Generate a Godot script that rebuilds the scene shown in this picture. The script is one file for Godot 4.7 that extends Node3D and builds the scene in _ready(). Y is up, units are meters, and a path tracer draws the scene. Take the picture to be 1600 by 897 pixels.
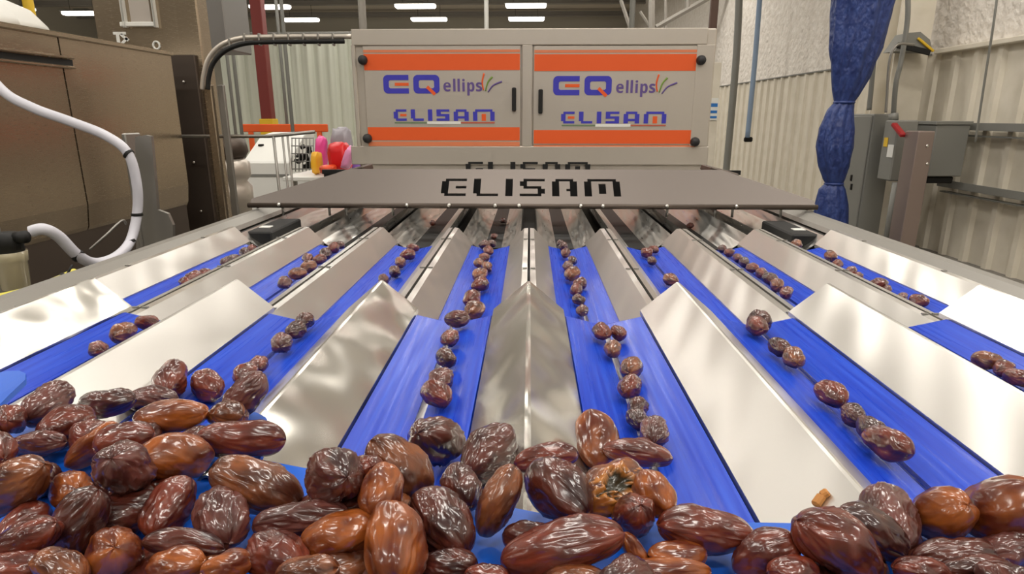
extends Node3D

const F := 975.0
const EYE := Vector3(0, 1.30, 0)
const PITCH := -15.3694
const YAW := 1.5862
const LANES := [-7, -5, -3, -1, 1, 3, 5, 7]      # lane centres in half pitches
const HALF := 0.095
var M := {}
var rng := RandomNumberGenerator.new()

func _ready():
	rng.seed = 11
	camera_and_light()
	materials()
	hall()
	ceiling_lamps()
	conveyor()
	guard_plate()
	inspection_cabinet()
	left_machines()
	background()
	right_wall_things()
	dates()

# ------------------------------------------------------------------ camera, light
func camera_and_light():
	var cam := Camera3D.new()
	cam.name = "camera"
	cam.position = EYE
	cam.rotation_degrees = Vector3(PITCH, YAW, 0)
	cam.fov = 49.405
	cam.near = 0.02
	cam.far = 100.0
	add_child(cam)
	cam.current = true
	var env := Environment.new()
	env.background_mode = Environment.BG_COLOR
	env.background_color = Color(0.0, 0.0, 0.0)
	env.tonemap_mode = Environment.TONE_MAPPER_LINEAR
	env.tonemap_exposure = 1.22
	env.sdfgi_enabled = true
	env.ssao_enabled = true
	env.ssil_enabled = true
	var we := WorldEnvironment.new()
	we.name = "environment"
	we.environment = env
	add_child(we)

const LAMP_ENERGY := 2.85
const LAMP_GLOW := 6.0

func ceiling_lamps():
	var hs := st()
	box(hs, Vector3(0, 0.055, 0), Vector3(1.34, 0.05, 0.34), 0.012)
	box(hs, Vector3(0, 0.10, 0), Vector3(0.5, 0.05, 0.12), 0.01)
	var housing := fin(hs)
	var ds := st()
	box(ds, Vector3(0, -0.01, 0), Vector3(1.28, 0.13, 0.30), 0.04)
	var diffuser := fin(ds)
	var ws := st()
	for s in [-0.4, 0.4]:
		tube(ws, [Vector3(s, 0.08, 0), Vector3(s, 0.74, 0)], 0.006, 6)
	var wires := fin(ws)
	var spots := []
	for r in 11:
		for c in ([-8.3, -3.65, -0.15] if r < 7 and r != 4 else [-8.3, -3.65, -0.15, 2.5]):  # the column nearest the right wall is unseen, added to brighten that wall
			spots.append(Vector3(c, 4.65, -(24.1 - 2.8 * r)))
	for p in [Vector3(-16.84, 4.65, -21.56), Vector3(-15.17, 4.65, -22.40)]:
		spots.append(p)
	for p in spots:
		var t := thing("high_bay_lamp", "long white lamp glowing under the hall ceiling", "lamp", p, "ceiling lamps of the hall")
		part("housing", housing, M.grey_paint, t)
		part("diffuser", diffuser, M.lamp, t)
		part("hanger", wires, M.dark_metal, t)
		var l := AreaLight3D.new()
		l.name = "lamp_light"
		l.area_size = Vector2(1.28, 0.30)
		l.light_energy = LAMP_ENERGY
		l.light_color = Color(1.0, 0.978, 0.945)
		l.area_range = 60.0
		l.area_attenuation = 2.0
		l.shadow_enabled = true
		l.position = Vector3(0, -0.085, 0)
		l.rotation_degrees = Vector3(-90, 0, 0)
		t.add_child(l)

# ------------------------------------------------------------------ helpers
func ray(px: float, py: float) -> Vector3:
	var b := Basis.from_euler(Vector3(deg_to_rad(PITCH), deg_to_rad(YAW), 0))
	return b * Vector3((px - 800.0) / F, -(py - 448.5) / F, -1.0)
func at(px: float, py: float, z: float) -> Vector3:
	var d := ray(px, py)
	return EYE + d * (z / -d.z)
func at_x(px: float, py: float, x: float) -> Vector3:
	var d := ray(px, py)
	return EYE + d * (x / d.x)

func st(smooth := false) -> SurfaceTool:
	var s := SurfaceTool.new()
	s.begin(Mesh.PRIMITIVE_TRIANGLES)
	s.set_smooth_group(0 if smooth else -1)
	return s
func fin(s: SurfaceTool) -> ArrayMesh:
	s.generate_normals()
	return s.commit()
func tri(s: SurfaceTool, a: Vector3, b: Vector3, c: Vector3):
	s.add_vertex(a); s.add_vertex(b); s.add_vertex(c)
func tri_out(s: SurfaceTool, a: Vector3, b: Vector3, c: Vector3, mid: Vector3):
	var n := (c - a).cross(b - a)
	if n.dot((a + b + c) / 3.0 - mid) >= 0.0:
		tri(s, a, b, c)
	else:
		tri(s, a, c, b)
func quad_out(s: SurfaceTool, a: Vector3, b: Vector3, c: Vector3, d: Vector3, mid: Vector3):
	tri_out(s, a, b, c, mid); tri_out(s, a, c, d, mid)

func box(s: SurfaceTool, c: Vector3, size: Vector3, r := 0.0, b := Basis()):
	var h := size * 0.5
	r = min(r, min(h.x, min(h.y, h.z)) * 0.9)
	var v := func(sg: Vector3, axis: int) -> Vector3:
		var p := Vector3()
		for i in 3:
			p[i] = sg[i] * (h[i] if i == axis else h[i] - r)
		return c + b * p
	for axis in 3:
		var u := (axis + 1) % 3
		var w := (axis + 2) % 3
		for sg in [-1.0, 1.0]:
			var q := []
			for k in [[-1.0, -1.0], [1.0, -1.0], [1.0, 1.0], [-1.0, 1.0]]:
				var e := Vector3()
				e[axis] = sg; e[u] = k[0]; e[w] = k[1]
				q.append(v.call(e, axis))
			quad_out(s, q[0], q[1], q[2], q[3], c)
			if r > 0.0:
				for sw in [-1.0, 1.0]:          # edges running along u, between faces axis and w
					var e0 := Vector3(); e0[axis] = sg; e0[w] = sw; e0[u] = -1.0
					var e1 := e0; e1[u] = 1.0
					quad_out(s, v.call(e0, axis), v.call(e1, axis), v.call(e1, w), v.call(e0, w), c)
	if r > 0.0:
		for x in [-1.0, 1.0]:
			for y in [-1.0, 1.0]:
				for z in [-1.0, 1.0]:
					var e := Vector3(x, y, z)
					tri_out(s, v.call(e, 0), v.call(e, 1), v.call(e, 2), c)

func prism(s: SurfaceTool, poly: Array, o: Vector3, u: Vector3, v: Vector3, w: Vector3):
	var pp := PackedVector2Array(poly)
	var n := pp.size()
	var up := u.cross(v).normalized()
	if Geometry2D.is_polygon_clockwise(pp):
		pp.reverse()
	var idx := Geometry2D.triangulate_polygon(pp)
	var flip := up.dot(w) < 0.0
	var pt := func(i: int, k: float) -> Vector3: return o + u * pp[i].x + v * pp[i].y + w * k
	for i in range(0, idx.size(), 3):
		var a := idx[i]; var b := idx[i + 1]; var c := idx[i + 2]
		for k in [0.0, 1.0]:
			var out: Vector3 = w * (1.0 if k > 0.5 else -1.0)
			var pa: Vector3 = pt.call(a, k); var pb: Vector3 = pt.call(b, k); var pc: Vector3 = pt.call(c, k)
			tri_out(s, pa, pb, pc, (pa + pb + pc) / 3.0 - out)
	for i in n:
		var j := (i + 1) % n
		var a0: Vector3 = pt.call(i, 0.0); var b0: Vector3 = pt.call(j, 0.0)
		var a1: Vector3 = pt.call(i, 1.0); var b1: Vector3 = pt.call(j, 1.0)
		var e := pp[j] - pp[i]
		var nn := u * e.y + v * -e.x
		quad_out(s, a0, b0, b1, a1, (a0 + b1) * 0.5 - nn.normalized() * 0.01)

# a bent sheet: profile (x, y) with a thickness, run from z0 to z1
func sheet(s: SurfaceTool, prof: Array, t: float, z0: float, z1: float):
	var top := []
	var low := []
	for i in prof.size():
		var p: Vector2 = prof[i]
		var d := Vector2()
		if i > 0: d += (p - (prof[i - 1] as Vector2)).normalized()
		if i < prof.size() - 1: d += ((prof[i + 1] as Vector2) - p).normalized()
		d = d.normalized()
		top.append(p)
		low.append(p + Vector2(d.y, -d.x) * t)
	low.reverse()
	prism(s, top + low, Vector3(0, 0, z0), Vector3.RIGHT, Vector3.UP, Vector3(0, 0, z1 - z0))

func tube(s: SurfaceTool, pts: Array, r: float, seg := 10, r2 := -1.0):
	var rings := []
	var side := Vector3()
	for i in pts.size():
		var p: Vector3 = pts[i]
		var d: Vector3 = (pts[min(i + 1, pts.size() - 1)] - pts[max(i - 1, 0)]).normalized()
		if i == 0:
			side = d.cross(Vector3.UP if abs(d.y) < 0.9 else Vector3.RIGHT).normalized()
		else:
			side = (side - d * side.dot(d)).normalized()
		var up := d.cross(side)
		var rad := r if r2 < 0.0 else lerpf(r, r2, float(i) / (pts.size() - 1))
		var ring := []
		for k in seg:
			var a := TAU * k / seg
			ring.append(p + (side * cos(a) + up * sin(a)) * rad)
		rings.append(ring)
	for i in pts.size() - 1:
		var mid: Vector3 = (pts[i] + pts[i + 1]) * 0.5
		for k in seg:
			var j := (k + 1) % seg
			quad_out(s, rings[i][k], rings[i][j], rings[i + 1][j], rings[i + 1][k], mid)
	for e in [0, pts.size() - 1]:
		var inner: Vector3 = pts[1] if e == 0 else pts[pts.size() - 2]
		for k in seg:
			tri_out(s, pts[e], rings[e][k], rings[e][(k + 1) % seg], inner)

func lathe(s: SurfaceTool, prof: Array, seg: int, o := Vector3(), b := Basis()):
	for i in prof.size() - 1:
		var p: Vector2 = prof[i]; var q: Vector2 = prof[i + 1]
		var e := q - p
		for k in seg:
			var a0 := TAU * k / seg; var a1 := TAU * (k + 1) / seg
			var f := func(c: Vector2, a: float) -> Vector3: return o + b * Vector3(c.x * cos(a), c.y, c.x * sin(a))
			var n := b * Vector3(e.y * cos((a0 + a1) / 2), -e.x, e.y * sin((a0 + a1) / 2))
			var v0: Vector3 = f.call(p, a0); var v1: Vector3 = f.call(p, a1); var v2: Vector3 = f.call(q, a1); var v3: Vector3 = f.call(q, a0)
			var m := (v0 + v1 + v2 + v3) * 0.25 - n.normalized() * 0.01
			if p.x > 1e-5: tri_out(s, v0, v1, v2, m)
			if q.x > 1e-5: tri_out(s, v0, v2, v3, m)

func smooth_path(pts: Array, n := 8) -> Array:
	var c := Curve3D.new()
	for i in pts.size():
		var a: Vector3 = pts[max(i - 1, 0)]; var b: Vector3 = pts[min(i + 1, pts.size() - 1)]
		var t := (b - a) / 6.0
		c.add_point(pts[i], -t, t)
	var out := []
	for i in pts.size() - 1:
		for k in n:
			out.append(c.sample(i, float(k) / n))
	out.append(pts[pts.size() - 1])
	return out

func free_name(parent: Node, called: String) -> String:
	if not parent.has_node(called): return called
	var i := 1
	while parent.has_node("%s_%03d" % [called, i]): i += 1
	return "%s_%03d" % [called, i]
func tag(o: Node, label: String, category: String, group := ""):
	o.set_meta("label", label); o.set_meta("category", category)
	if group != "": o.set_meta("group", group)
func thing(called: String, label: String, category: String, p := Vector3(), group := "") -> Node3D:
	var o := Node3D.new()
	o.name = free_name(self, called)
	add_child(o)
	o.position = p
	tag(o, label, category, group)
	return o
# mesh in the parent's own coordinates
func part(called: String, mesh: Mesh, mat: Material, parent: Node3D, p := Vector3()) -> MeshInstance3D:
	var o := MeshInstance3D.new()
	o.mesh = mesh
	o.material_override = mat
	o.cast_shadow = GeometryInstance3D.SHADOW_CASTING_SETTING_ON
	o.name = free_name(parent, called)
	parent.add_child(o)
	o.position = p
	return o
# mesh built in world coordinates
func wpart(called: String, s: SurfaceTool, mat: Material, parent: Node3D) -> MeshInstance3D:
	var o := part(called, fin(s), mat, parent)
	var off := Vector3()
	var n: Node = parent
	while n is Node3D and n != self:
		off += (n as Node3D).position
		n = n.get_parent()
	o.position = -off
	return o
func solo(called: String, s: SurfaceTool, mat: Material, label: String, category: String, group := "") -> MeshInstance3D:
	var o := part(called, fin(s), mat, self)
	tag(o, label, category, group)
	return o
func setting(called: String, s: SurfaceTool, mat: Material, label := "", parent: Node3D = self) -> MeshInstance3D:
	var o := part(called, fin(s), mat, parent)
	o.set_meta("kind", "structure")
	if label != "":
		o.set_meta("label", label); o.set_meta("category", called.split("_")[0])
	return o

# ------------------------------------------------------------------ materials
func noise_image(n: int, freq: float, kind: int, octaves: int, sd: int) -> Image:
	var f := FastNoiseLite.new()
	f.seed = sd
	f.noise_type = kind
	f.frequency = freq
	f.fractal_octaves = octaves
	var im := f.get_seamless_image(n, n)
	im.convert(Image.FORMAT_RGB8)
	return im
func bump_tex(n: int, freq: float, octaves: int, sd: int, strength: float) -> ImageTexture:
	var im := noise_image(n, freq, FastNoiseLite.TYPE_SIMPLEX_SMOOTH, octaves, sd)
	im.bump_map_to_normal_map(strength)
	return ImageTexture.create_from_image(im)
func wave_tex(n: int, sd: int, kmin: int, kmax: int, count: int, slope: float) -> ImageTexture:
	# smooth rolling dents as a sum of waves that repeat with the tile
	var r := RandomNumberGenerator.new()
	r.seed = sd
	var waves := []
	for i in count:
		var kx := r.randi_range(-kmax, kmax)
		var ky := r.randi_range(-kmax, kmax)
		if absi(kx) + absi(ky) < kmin: kx = kmin
		waves.append([kx, ky, r.randf() * TAU, r.randf_range(0.4, 1.0) / sqrt(count)])
	var im := Image.create(n, n, false, Image.FORMAT_RGB8)
	for y in n:
		for x in n:
			var gx := 0.0
			var gy := 0.0
			for w in waves:
				var c: float = cos(TAU * (w[0] * x + w[1] * y) / n + w[2]) * w[3]
				gx += c * signf(w[0]); gy += c * signf(w[1])
			var nn := Vector3(-gx * slope, -gy * slope, 1.0).normalized()
			im.set_pixel(x, y, Color(nn.x * 0.5 + 0.5, nn.y * 0.5 + 0.5, nn.z * 0.5 + 0.5))
	return ImageTexture.create_from_image(im)
func ramp_tex(n: int, freq: float, octaves: int, sd: int, lo: Color, hi: Color) -> ImageTexture:
	var im := noise_image(n, freq, FastNoiseLite.TYPE_SIMPLEX_SMOOTH, octaves, sd)
	for y in n:
		for x in n:
			im.set_pixel(x, y, lo.lerp(hi, im.get_pixel(x, y).r))
	return ImageTexture.create_from_image(im)
func mat(c: Color, rough: float, metal := 0.0) -> StandardMaterial3D:
	var m := StandardMaterial3D.new()
	m.albedo_color = c
	m.roughness = rough
	m.metallic = metal
	return m
func tri_map(m: StandardMaterial3D, scale: Vector3, world := true):
	m.uv1_triplanar = true
	m.uv1_world_triplanar = world
	m.uv1_scale = scale

func materials():
	var dents := wave_tex(256, 3, 2, 7, 16, 0.5)
	var brush := ramp_tex(256, 0.05, 4, 5, Color(0.55, 0.55, 0.55), Color(1, 1, 1))
	# polished cover plates
	var m := mat(Color(0.86, 0.85, 0.83), 0.33, 0.95)
	m.normal_enabled = true; m.normal_texture = dents; m.normal_scale = 0.10
	tri_map(m, Vector3(3, 3, 1.6))
	M.cover = m
	m = mat(Color(0.84, 0.83, 0.80), 0.27, 0.95)
	m.normal_enabled = true; m.normal_texture = wave_tex(256, 9, 2, 6, 14, 0.5); m.normal_scale = 0.42
	tri_map(m, Vector3(4, 4, 2.4))
	M.dented_cover = m
	m = mat(Color(0.85, 0.84, 0.82), 0.42, 1.0)
	m.roughness_texture = brush
	m.normal_enabled = true; m.normal_texture = dents; m.normal_scale = 0.25
	tri_map(m, Vector3(9, 9, 0.8))
	M.tray = m
	# brushed cabinet steel
	m = mat(Color(0.80, 0.77, 0.73), 0.55, 0.65)
	m.roughness_texture = brush
	tri_map(m, Vector3(2, 40, 2))
	M.steel = m
	m = mat(Color(0.68, 0.62, 0.54), 0.30, 0.9)
	m.roughness_texture = brush
	tri_map(m, Vector3(1.5, 30.0, 1.5))
	M.bronze_steel = m
	M.guard = mat(Color(0.47, 0.44, 0.42), 0.5, 0.7)
	M.bright = mat(Color(0.93, 0.92, 0.90), 0.3, 1.0)
	M.dark_metal = mat(Color(0.10, 0.095, 0.09), 0.5, 0.6)
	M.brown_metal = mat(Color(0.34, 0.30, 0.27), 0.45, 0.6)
	M.rail = mat(Color(0.62, 0.61, 0.59), 0.5, 1.0)
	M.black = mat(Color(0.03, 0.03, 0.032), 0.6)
	M.rubber = mat(Color(0.16, 0.155, 0.16), 0.6)
	# blue belts, with streaks along the run
	m = mat(Color(1, 1, 1), 0.5)
	m.albedo_texture = ramp_tex(256, 0.02, 4, 21, Color(0.08, 0.20, 0.68), Color(0.19, 0.35, 0.82))
	m.roughness_texture = ramp_tex(256, 0.03, 4, 23, Color(0.35, 0.35, 0.35), Color(0.95, 0.95, 0.95))
	m.metallic_specular = 0.27
	tri_map(m, Vector3(24, 24, 0.7))
	M.belt = m
	m = mat(Color(0.05, 0.36, 0.80), 0.42)
	M.feed = m
	M.orange = mat(Color(0.90, 0.36, 0.13), 0.55)
	M.orange_pale = mat(Color(0.86, 0.50, 0.34), 0.55)
	M.logo_blue = mat(Color(0.23, 0.22, 0.70), 0.55)
	M.logo_violet = mat(Color(0.38, 0.30, 0.55), 0.55)
	M.logo_green = mat(Color(0.45, 0.58, 0.22), 0.55)
	M.print_green = mat(Color(0.42, 0.50, 0.38), 0.55)
	M.print_red = mat(Color(0.72, 0.36, 0.27), 0.55)
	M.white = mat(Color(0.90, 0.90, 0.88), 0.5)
	M.grey_paint = mat(Color(0.50, 0.50, 0.48), 0.5)
	M.box_grey = mat(Color(0.52, 0.52, 0.50), 0.5, 0.2)
	m = mat(Color(1, 1, 1), 0.35)
	m.emission_enabled = true
	m.emission = Color(1.0, 0.97, 0.92)
	m.emission_energy_multiplier = LAMP_GLOW
	M.lamp = m
	# hall
	m = mat(Color(1, 1, 1), 0.8)
	m.albedo_texture = ramp_tex(256, 0.02, 5, 31, Color(0.42, 0.41, 0.38), Color(0.56, 0.54, 0.51))
	tri_map(m, Vector3(0.4, 0.4, 0.4))
	M.concrete = m
	m = mat(Color(1, 1, 1), 0.85)
	m.albedo_texture = ramp_tex(256, 0.03, 4, 33, Color(0.88, 0.85, 0.81), Color(0.95, 0.93, 0.90))
	m.heightmap_enabled = false
	m.normal_enabled = true; m.normal_texture = bump_tex(512, 0.02, 4, 34, 10.0); m.normal_scale = 0.8
	tri_map(m, Vector3(0.7, 0.7, 0.7))
	M.insulation = m
	m = mat(Color(1, 1, 1), 0.6)
	m.albedo_texture = ramp_tex(256, 0.02, 4, 35, Color(0.84, 0.81, 0.74), Color(0.90, 0.87, 0.81))
	tri_map(m, Vector3(0.6, 0.6, 0.6))
	M.cream = m
	M.ceiling = mat(Color(0.84, 0.80, 0.74), 0.85)
	M.beam = mat(Color(0.58, 0.56, 0.53), 0.7)
	M.hall_wall = mat(Color(0.74, 0.72, 0.67), 0.85)
	m = mat(Color(0.84, 0.86, 0.80, 0.82), 0.25)
	m.transparency = BaseMaterial3D.TRANSPARENCY_ALPHA
	M.strip = m
	M.red_paint = mat(Color(0.46, 0.17, 0.15), 0.55)
	M.yellow = mat(Color(0.90, 0.74, 0.18), 0.5)
	M.yellow_hose = mat(Color(0.88, 0.84, 0.32), 0.4)
	M.hose = mat(Color(0.84, 0.84, 0.88), 0.35)
	m = mat(Color(1, 1, 1), 0.45)
	m.albedo_texture = ramp_tex(256, 0.025, 4, 41, Color(0.10, 0.16, 0.38), Color(0.22, 0.31, 0.56))
	m.normal_enabled = true; m.normal_texture = bump_tex(256, 0.03, 3, 42, 6.0); m.normal_scale = 0.7
	tri_map(m, Vector3(3, 1.2, 3))
	M.tarp = m
	m = mat(Color(0.90, 0.86, 0.72, 0.45), 0.12)
	m.transparency = BaseMaterial3D.TRANSPARENCY_ALPHA
	M.bowl = m
	# dates
	m = mat(Color(1, 1, 1), 0.38)
	m.vertex_color_use_as_albedo = true
	m.roughness_texture = ramp_tex(128, 0.04, 3, 51, Color(0.6, 0.6, 0.6), Color(1, 1, 1))
	m.clearcoat_enabled = true
	m.clearcoat = 0.65
	m.clearcoat_roughness = 0.14
	tri_map(m, Vector3(30, 30, 30), false)
	M.date = m

# ------------------------------------------------------------------ the hall
const WALL_X := 4.0
func hall():
	var s := st()
	box(s, Vector3(-7.2, -0.1, -10), Vector3(23.4, 0.2, 38))
	setting("floor", s, M.concrete, "grey concrete floor of the hall")
	s = st()
	box(s, Vector3(-7.2, 5.5, -10), Vector3(23.4, 0.2, 38))
	var ceil := setting("ceiling", s, M.ceiling, "grey-brown metal deck ceiling of the hall")
	for k in 12:
		s = st()
		var z := -27.0 + k * 2.9
		box(s, Vector3(-7.2, 5.30, z), Vector3(22.6, 0.03, 0.2), 0.005)
		box(s, Vector3(-7.2, 5.14, z), Vector3(22.6, 0.03, 0.2), 0.005)
		box(s, Vector3(-7.2, 5.22, z), Vector3(22.6, 0.16, 0.02))
		part("beam", fin(s), M.beam, ceil)
	s = st()
	box(s, Vector3(-18.6, 2.7, -10), Vector3(0.2, 5.6, 38))
	setting("wall_left", s, M.hall_wall, "far left wall of the hall behind the machines")
	s = st()
	box(s, Vector3(-7.2, 2.7, -28.6), Vector3(23.4, 5.6, 0.2))
	setting("wall_back", s, M.hall_wall, "pale end wall of the hall behind the machines")
	s = st()
	box(s, Vector3(-7.2, 2.7, 8.6), Vector3(23.4, 5.6, 0.2))
	setting("wall_front", s, M.hall_wall, "pale end wall of the hall facing the cabinet")
	s = st()
	box(s, Vector3(WALL_X + 0.16, 2.7, -10), Vector3(0.2, 5.6, 38))
	var wall := setting("wall_right", s, M.insulation, "white lumpy insulated wall above cream ribbed metal panels")
	# ribbed panels, three ribs each
	var prof := []
	var x0 := 0.0
	for k in 3:
		var b := k * 0.30
		prof += [Vector2(b, 0.0), Vector2(b + 0.20, 0.0), Vector2(b + 0.22, 0.035), Vector2(b + 0.275, 0.035), Vector2(b + 0.295, 0.0)]
	prof.append(Vector2(0.9, 0.0))
	prof.append(Vector2(0.9, -0.012))
	prof.append(Vector2(0.0, -0.012))
	s = st()
	prism(s, prof, Vector3(), Vector3(0, 0, -1), Vector3(-1, 0, 0), Vector3(0, 1.88, 0))
	var panel := fin(s)
	for k in 20:
		part("ribbed_panel", panel, M.cream, wall, Vector3(WALL_X + 0.03, 0.0, -1.0 - 0.902 * k))
	s = st()
	box(s, Vector3(WALL_X - 0.005, 1.90, -3.6), Vector3(0.11, 0.045, 6.0), 0.006)
	part("flashing", fin(s), M.cream, wall)
	s = st()
	box(s, Vector3(WALL_X + 0.02, 1.89, -12.3), Vector3(0.06, 0.02, 11.0), 0.004)
	part("flashing", fin(s), M.grey_paint, wall)
	for y in [1.18, 0.66]:
		s = st()
		box(s, Vector3(WALL_X - 0.06, y, -3.2), Vector3(0.12, 0.012, 5.8))
		box(s, Vector3(WALL_X - 0.115, y + 0.028, -3.2), Vector3(0.012, 0.06, 5.8))
		box(s, Vector3(WALL_X - 0.06, y - 0.055, -3.2), Vector3(0.05, 0.012, 5.8))
		part("girt", fin(s), M.grey_paint, wall)

# ------------------------------------------------------------------ the conveyor
const CRUMB := Vector3(0.1710, 1.0822, -0.3248)
const RIDGE1 := 1.095
const EDGE1 := 1.057
const BOT1 := 1.044
const STEP := 0.067
const END1 := -0.775
const END2 := -1.55

func lane_words(i: int) -> String:
	var names := {1: "first", 3: "second", 5: "third", 7: "outermost"}
	return "%s lane %s of centre" % [names[abs(i)], "left" if i < 0 else "right"]

func belt_mesh(z0: float, z1: float, side: float) -> ArrayMesh:
	# a closed belt loop on one wing of the V
	var s := st()
	var a := Vector2(0.0035, 0.0)
	var b := Vector2(0.0475, 0.0105)
	var r := 0.009
	var poly := []
	for k in 9:
		var t := -PI / 2 + PI * k / 8.0
		poly.append(Vector2(z0 - r + cos(t) * r, sin(t) * r - r))
	for k in 9:
		var t := PI / 2 + PI * k / 8.0
		poly.append(Vector2(z1 + r + cos(t) * r, sin(t) * r - r))
	var u := Vector3((b.x - a.x) * side, b.y - a.y, 0)
	var n := Vector3(-u.y * side, u.x * side, 0).normalized()
	prism(s, poly, Vector3(a.x * side, a.y, 0), Vector3(0, 0, 1), n, u)
	return fin(s)

func feed_edge(x: float) -> float:
	# how far from the eye the wavy edge of the feed plate runs
	var z: float = max(0.290 - 0.285 * x, 0.283)
	for b in [[-0.42, 0.058], [-0.195, 0.054]]:
		var d: float = (x - b[0]) / 0.030
		if abs(d) < 1.0: z += b[1] * sqrt(1.0 - d * d)
	return z

func conveyor():
	# frame
	var fr := thing("conveyor_frame", "grey steel frame with side rails carrying the blue belt lanes", "frame", Vector3(0, 0, -1.4))
	for sx in [-1.0, 1.0]:
		var s := st()
		sheet(s, [Vector2(0.764 * sx, 1.008), Vector2(0.772 * sx, 1.018), Vector2(0.800 * sx, 1.030), Vector2(0.818 * sx, 1.031), Vector2(0.820 * sx, 0.86)] if sx < 0 else [Vector2(0.820, 0.86), Vector2(0.818, 1.031), Vector2(0.800, 1.030), Vector2(0.772, 1.018), Vector2(0.764, 1.008)], -0.003, -2.86, -0.15)
		wpart("side_rail", s, M.rail, fr)
		for z in [-0.4, -1.6, -2.7]:
			s = st()
			box(s, Vector3(0.79 * sx, 0.45, z), Vector3(0.05, 0.9, 0.05), 0.005)
			wpart("leg", s, M.rail, fr)
	for z in [-0.4, -1.6, -2.7]:
		var s := st()
		box(s, Vector3(0, 0.84, z), Vector3(1.56, 0.05, 0.05), 0.004)
		wpart("crossbar", s, M.rail, fr)
	var backing := st()  # black sheet put in below so the slots between lanes look deep
	box(backing, Vector3(0, 0.878, -1.5), Vector3(1.52, 0.02, 2.7))
	solo("slot_dark_backing", backing, M.black, "black pan put in to darken the slots between the conveyor lanes", "backing")

	# lanes of the upper step
	var near_belt := [belt_mesh(-0.22, END1 + 0.012, -1.0), belt_mesh(-0.22, END1 + 0.012, 1.0)]
	var far_belt := [belt_mesh(-0.71, END2 + 0.02, -1.0), belt_mesh(-0.71, END2 + 0.02, 1.0)]
	var s := st()
	sheet(s, [Vector2(-0.006, -0.004), Vector2(-0.002, -0.010), Vector2(0.002, -0.010), Vector2(0.006, -0.004)], 0.002, -0.76, -0.22)
	var near_strip := fin(s)
	s = st()
	sheet(s, [Vector2(-0.006, -0.004), Vector2(-0.002, -0.010), Vector2(0.002, -0.010), Vector2(0.006, -0.004)], 0.002, -1.52, -0.70)
	var far_strip := fin(s)
	# under-belt beds
	s = st()
	box(s, Vector3(0, -0.034, -0.49), Vector3(0.07, 0.02, 0.48), 0.004)
	for z in [-0.30, -0.62]:
		box(s, Vector3(0, -0.10, z), Vector3(0.03, 0.10, 0.03))
	var near_bed := fin(s)
	s = st()
	box(s, Vector3(0, -0.04, -1.12), Vector3(0.07, 0.022, 0.78), 0.004)
	for z in [-0.80, -1.40]:
		box(s, Vector3(0, -0.067, z), Vector3(0.03, 0.04, 0.03))
	var far_bed := fin(s)
	for i in LANES:
		var t := thing("belt_lane", "blue V-shaped belt of the upper step, " + lane_words(i), "conveyor belt", Vector3(i * HALF, BOT1, 0), "upper step belt lanes")
		part("belt", near_belt[0], M.belt, t)
		part("belt", near_belt[1], M.belt, t)
		part("centre_strip", near_strip, M.bright, t)
		part("bed", near_bed, M.dark_metal, t)
		t = thing("belt_lane", "blue V-shaped belt of the lower step, " + lane_words(i), "conveyor belt", Vector3(i * HALF, BOT1 - STEP, 0), "lower step belt lanes")
		part("belt", far_belt[0], M.belt, t)
		part("belt", far_belt[1], M.belt, t)
		part("centre_strip", far_strip, M.bright, t)
		part("bed", far_bed, M.dark_metal, t)

	# bent cover plates of the upper step
	var names := {2: "first", 4: "second", 6: "third"}
	for k in [-6, -4, -2, 0, 2, 4, 6]:
		var lab := "dented steel roof plate along the central ridge of the upper step" if k == 0 else "%s steel roof plate of the upper step, %s one %s the central ridge" % ["dented" if k in [-6, -2] else "smooth", names[abs(k)], "left of" if k < 0 else "right of"]
		var start := 9.0
		for q in 10:
			start = min(start, feed_edge(k * HALF - 0.046 + q * 0.0103))
		s = st()
		sheet(s, [Vector2(-0.0455, EDGE1 - 0.006), Vector2(-0.0455, EDGE1), Vector2(-0.0022, RIDGE1 - 0.0006), Vector2(0.0, RIDGE1), Vector2(0.0022, RIDGE1 - 0.0006), Vector2(0.0455, EDGE1), Vector2(0.0455, EDGE1 - 0.006)], 0.0015, END1, -start + 0.010)
		var o := part("cover_plate", fin(s), M.dented_cover if k in [-6, -2, 0] else M.cover, self, Vector3(k * HALF, 0, 0))
		tag(o, lab, "cover plate", "upper step cover plates")
	for sx in [-1.0, 1.0]:
		s = st()
		var pr := [Vector2(-0.0455, EDGE1 - 0.006), Vector2(-0.0455, EDGE1), Vector2(-0.002, RIDGE1), Vector2(0.0, RIDGE1 - 0.01)]
		if sx < 0:
			pr = [Vector2(0.0, RIDGE1 - 0.01), Vector2(0.002, RIDGE1), Vector2(0.0455, EDGE1), Vector2(0.0455, EDGE1 - 0.006)]
		sheet(s, pr, 0.0015, END1, -0.60 if sx < 0 else -0.24)
		var o := part("cover_plate", fin(s), M.cover, self, Vector3(8 * HALF * sx, 0, 0))
		tag(o, "steel edge plate of the upper step along the %s side rail" % ("left" if sx < 0 else "right"), "cover plate", "upper step cover plates")
	# plates of the lower step: one at each side of every lane, with a slit between neighbours
	var e2 := EDGE1 - STEP
	var r2 := 1.028
	for sx in [-1.0, 1.0]:
		s = st()
		var pr := [Vector2(0.0475, e2 - 0.008), Vector2(0.0475, e2), Vector2(0.0825, r2 - 0.001), Vector2(0.0925, r2), Vector2(0.0927, r2 - 0.02)]
		if sx < 0:
			pr = [Vector2(-0.0927, r2 - 0.02), Vector2(-0.0925, r2), Vector2(-0.0825, r2 - 0.001), Vector2(-0.0475, e2), Vector2(-0.0475, e2 - 0.008)]
		sheet(s, pr, 0.0015, END2, -0.74)
		var pl := fin(s)
		s = st()
		for z in [-0.86, -1.12, -1.40]:
			box(s, Vector3(0.0875 * sx, r2 + 0.0008, z), Vector3(0.009, 0.0016, 0.004))
		var rivets := fin(s)
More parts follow.
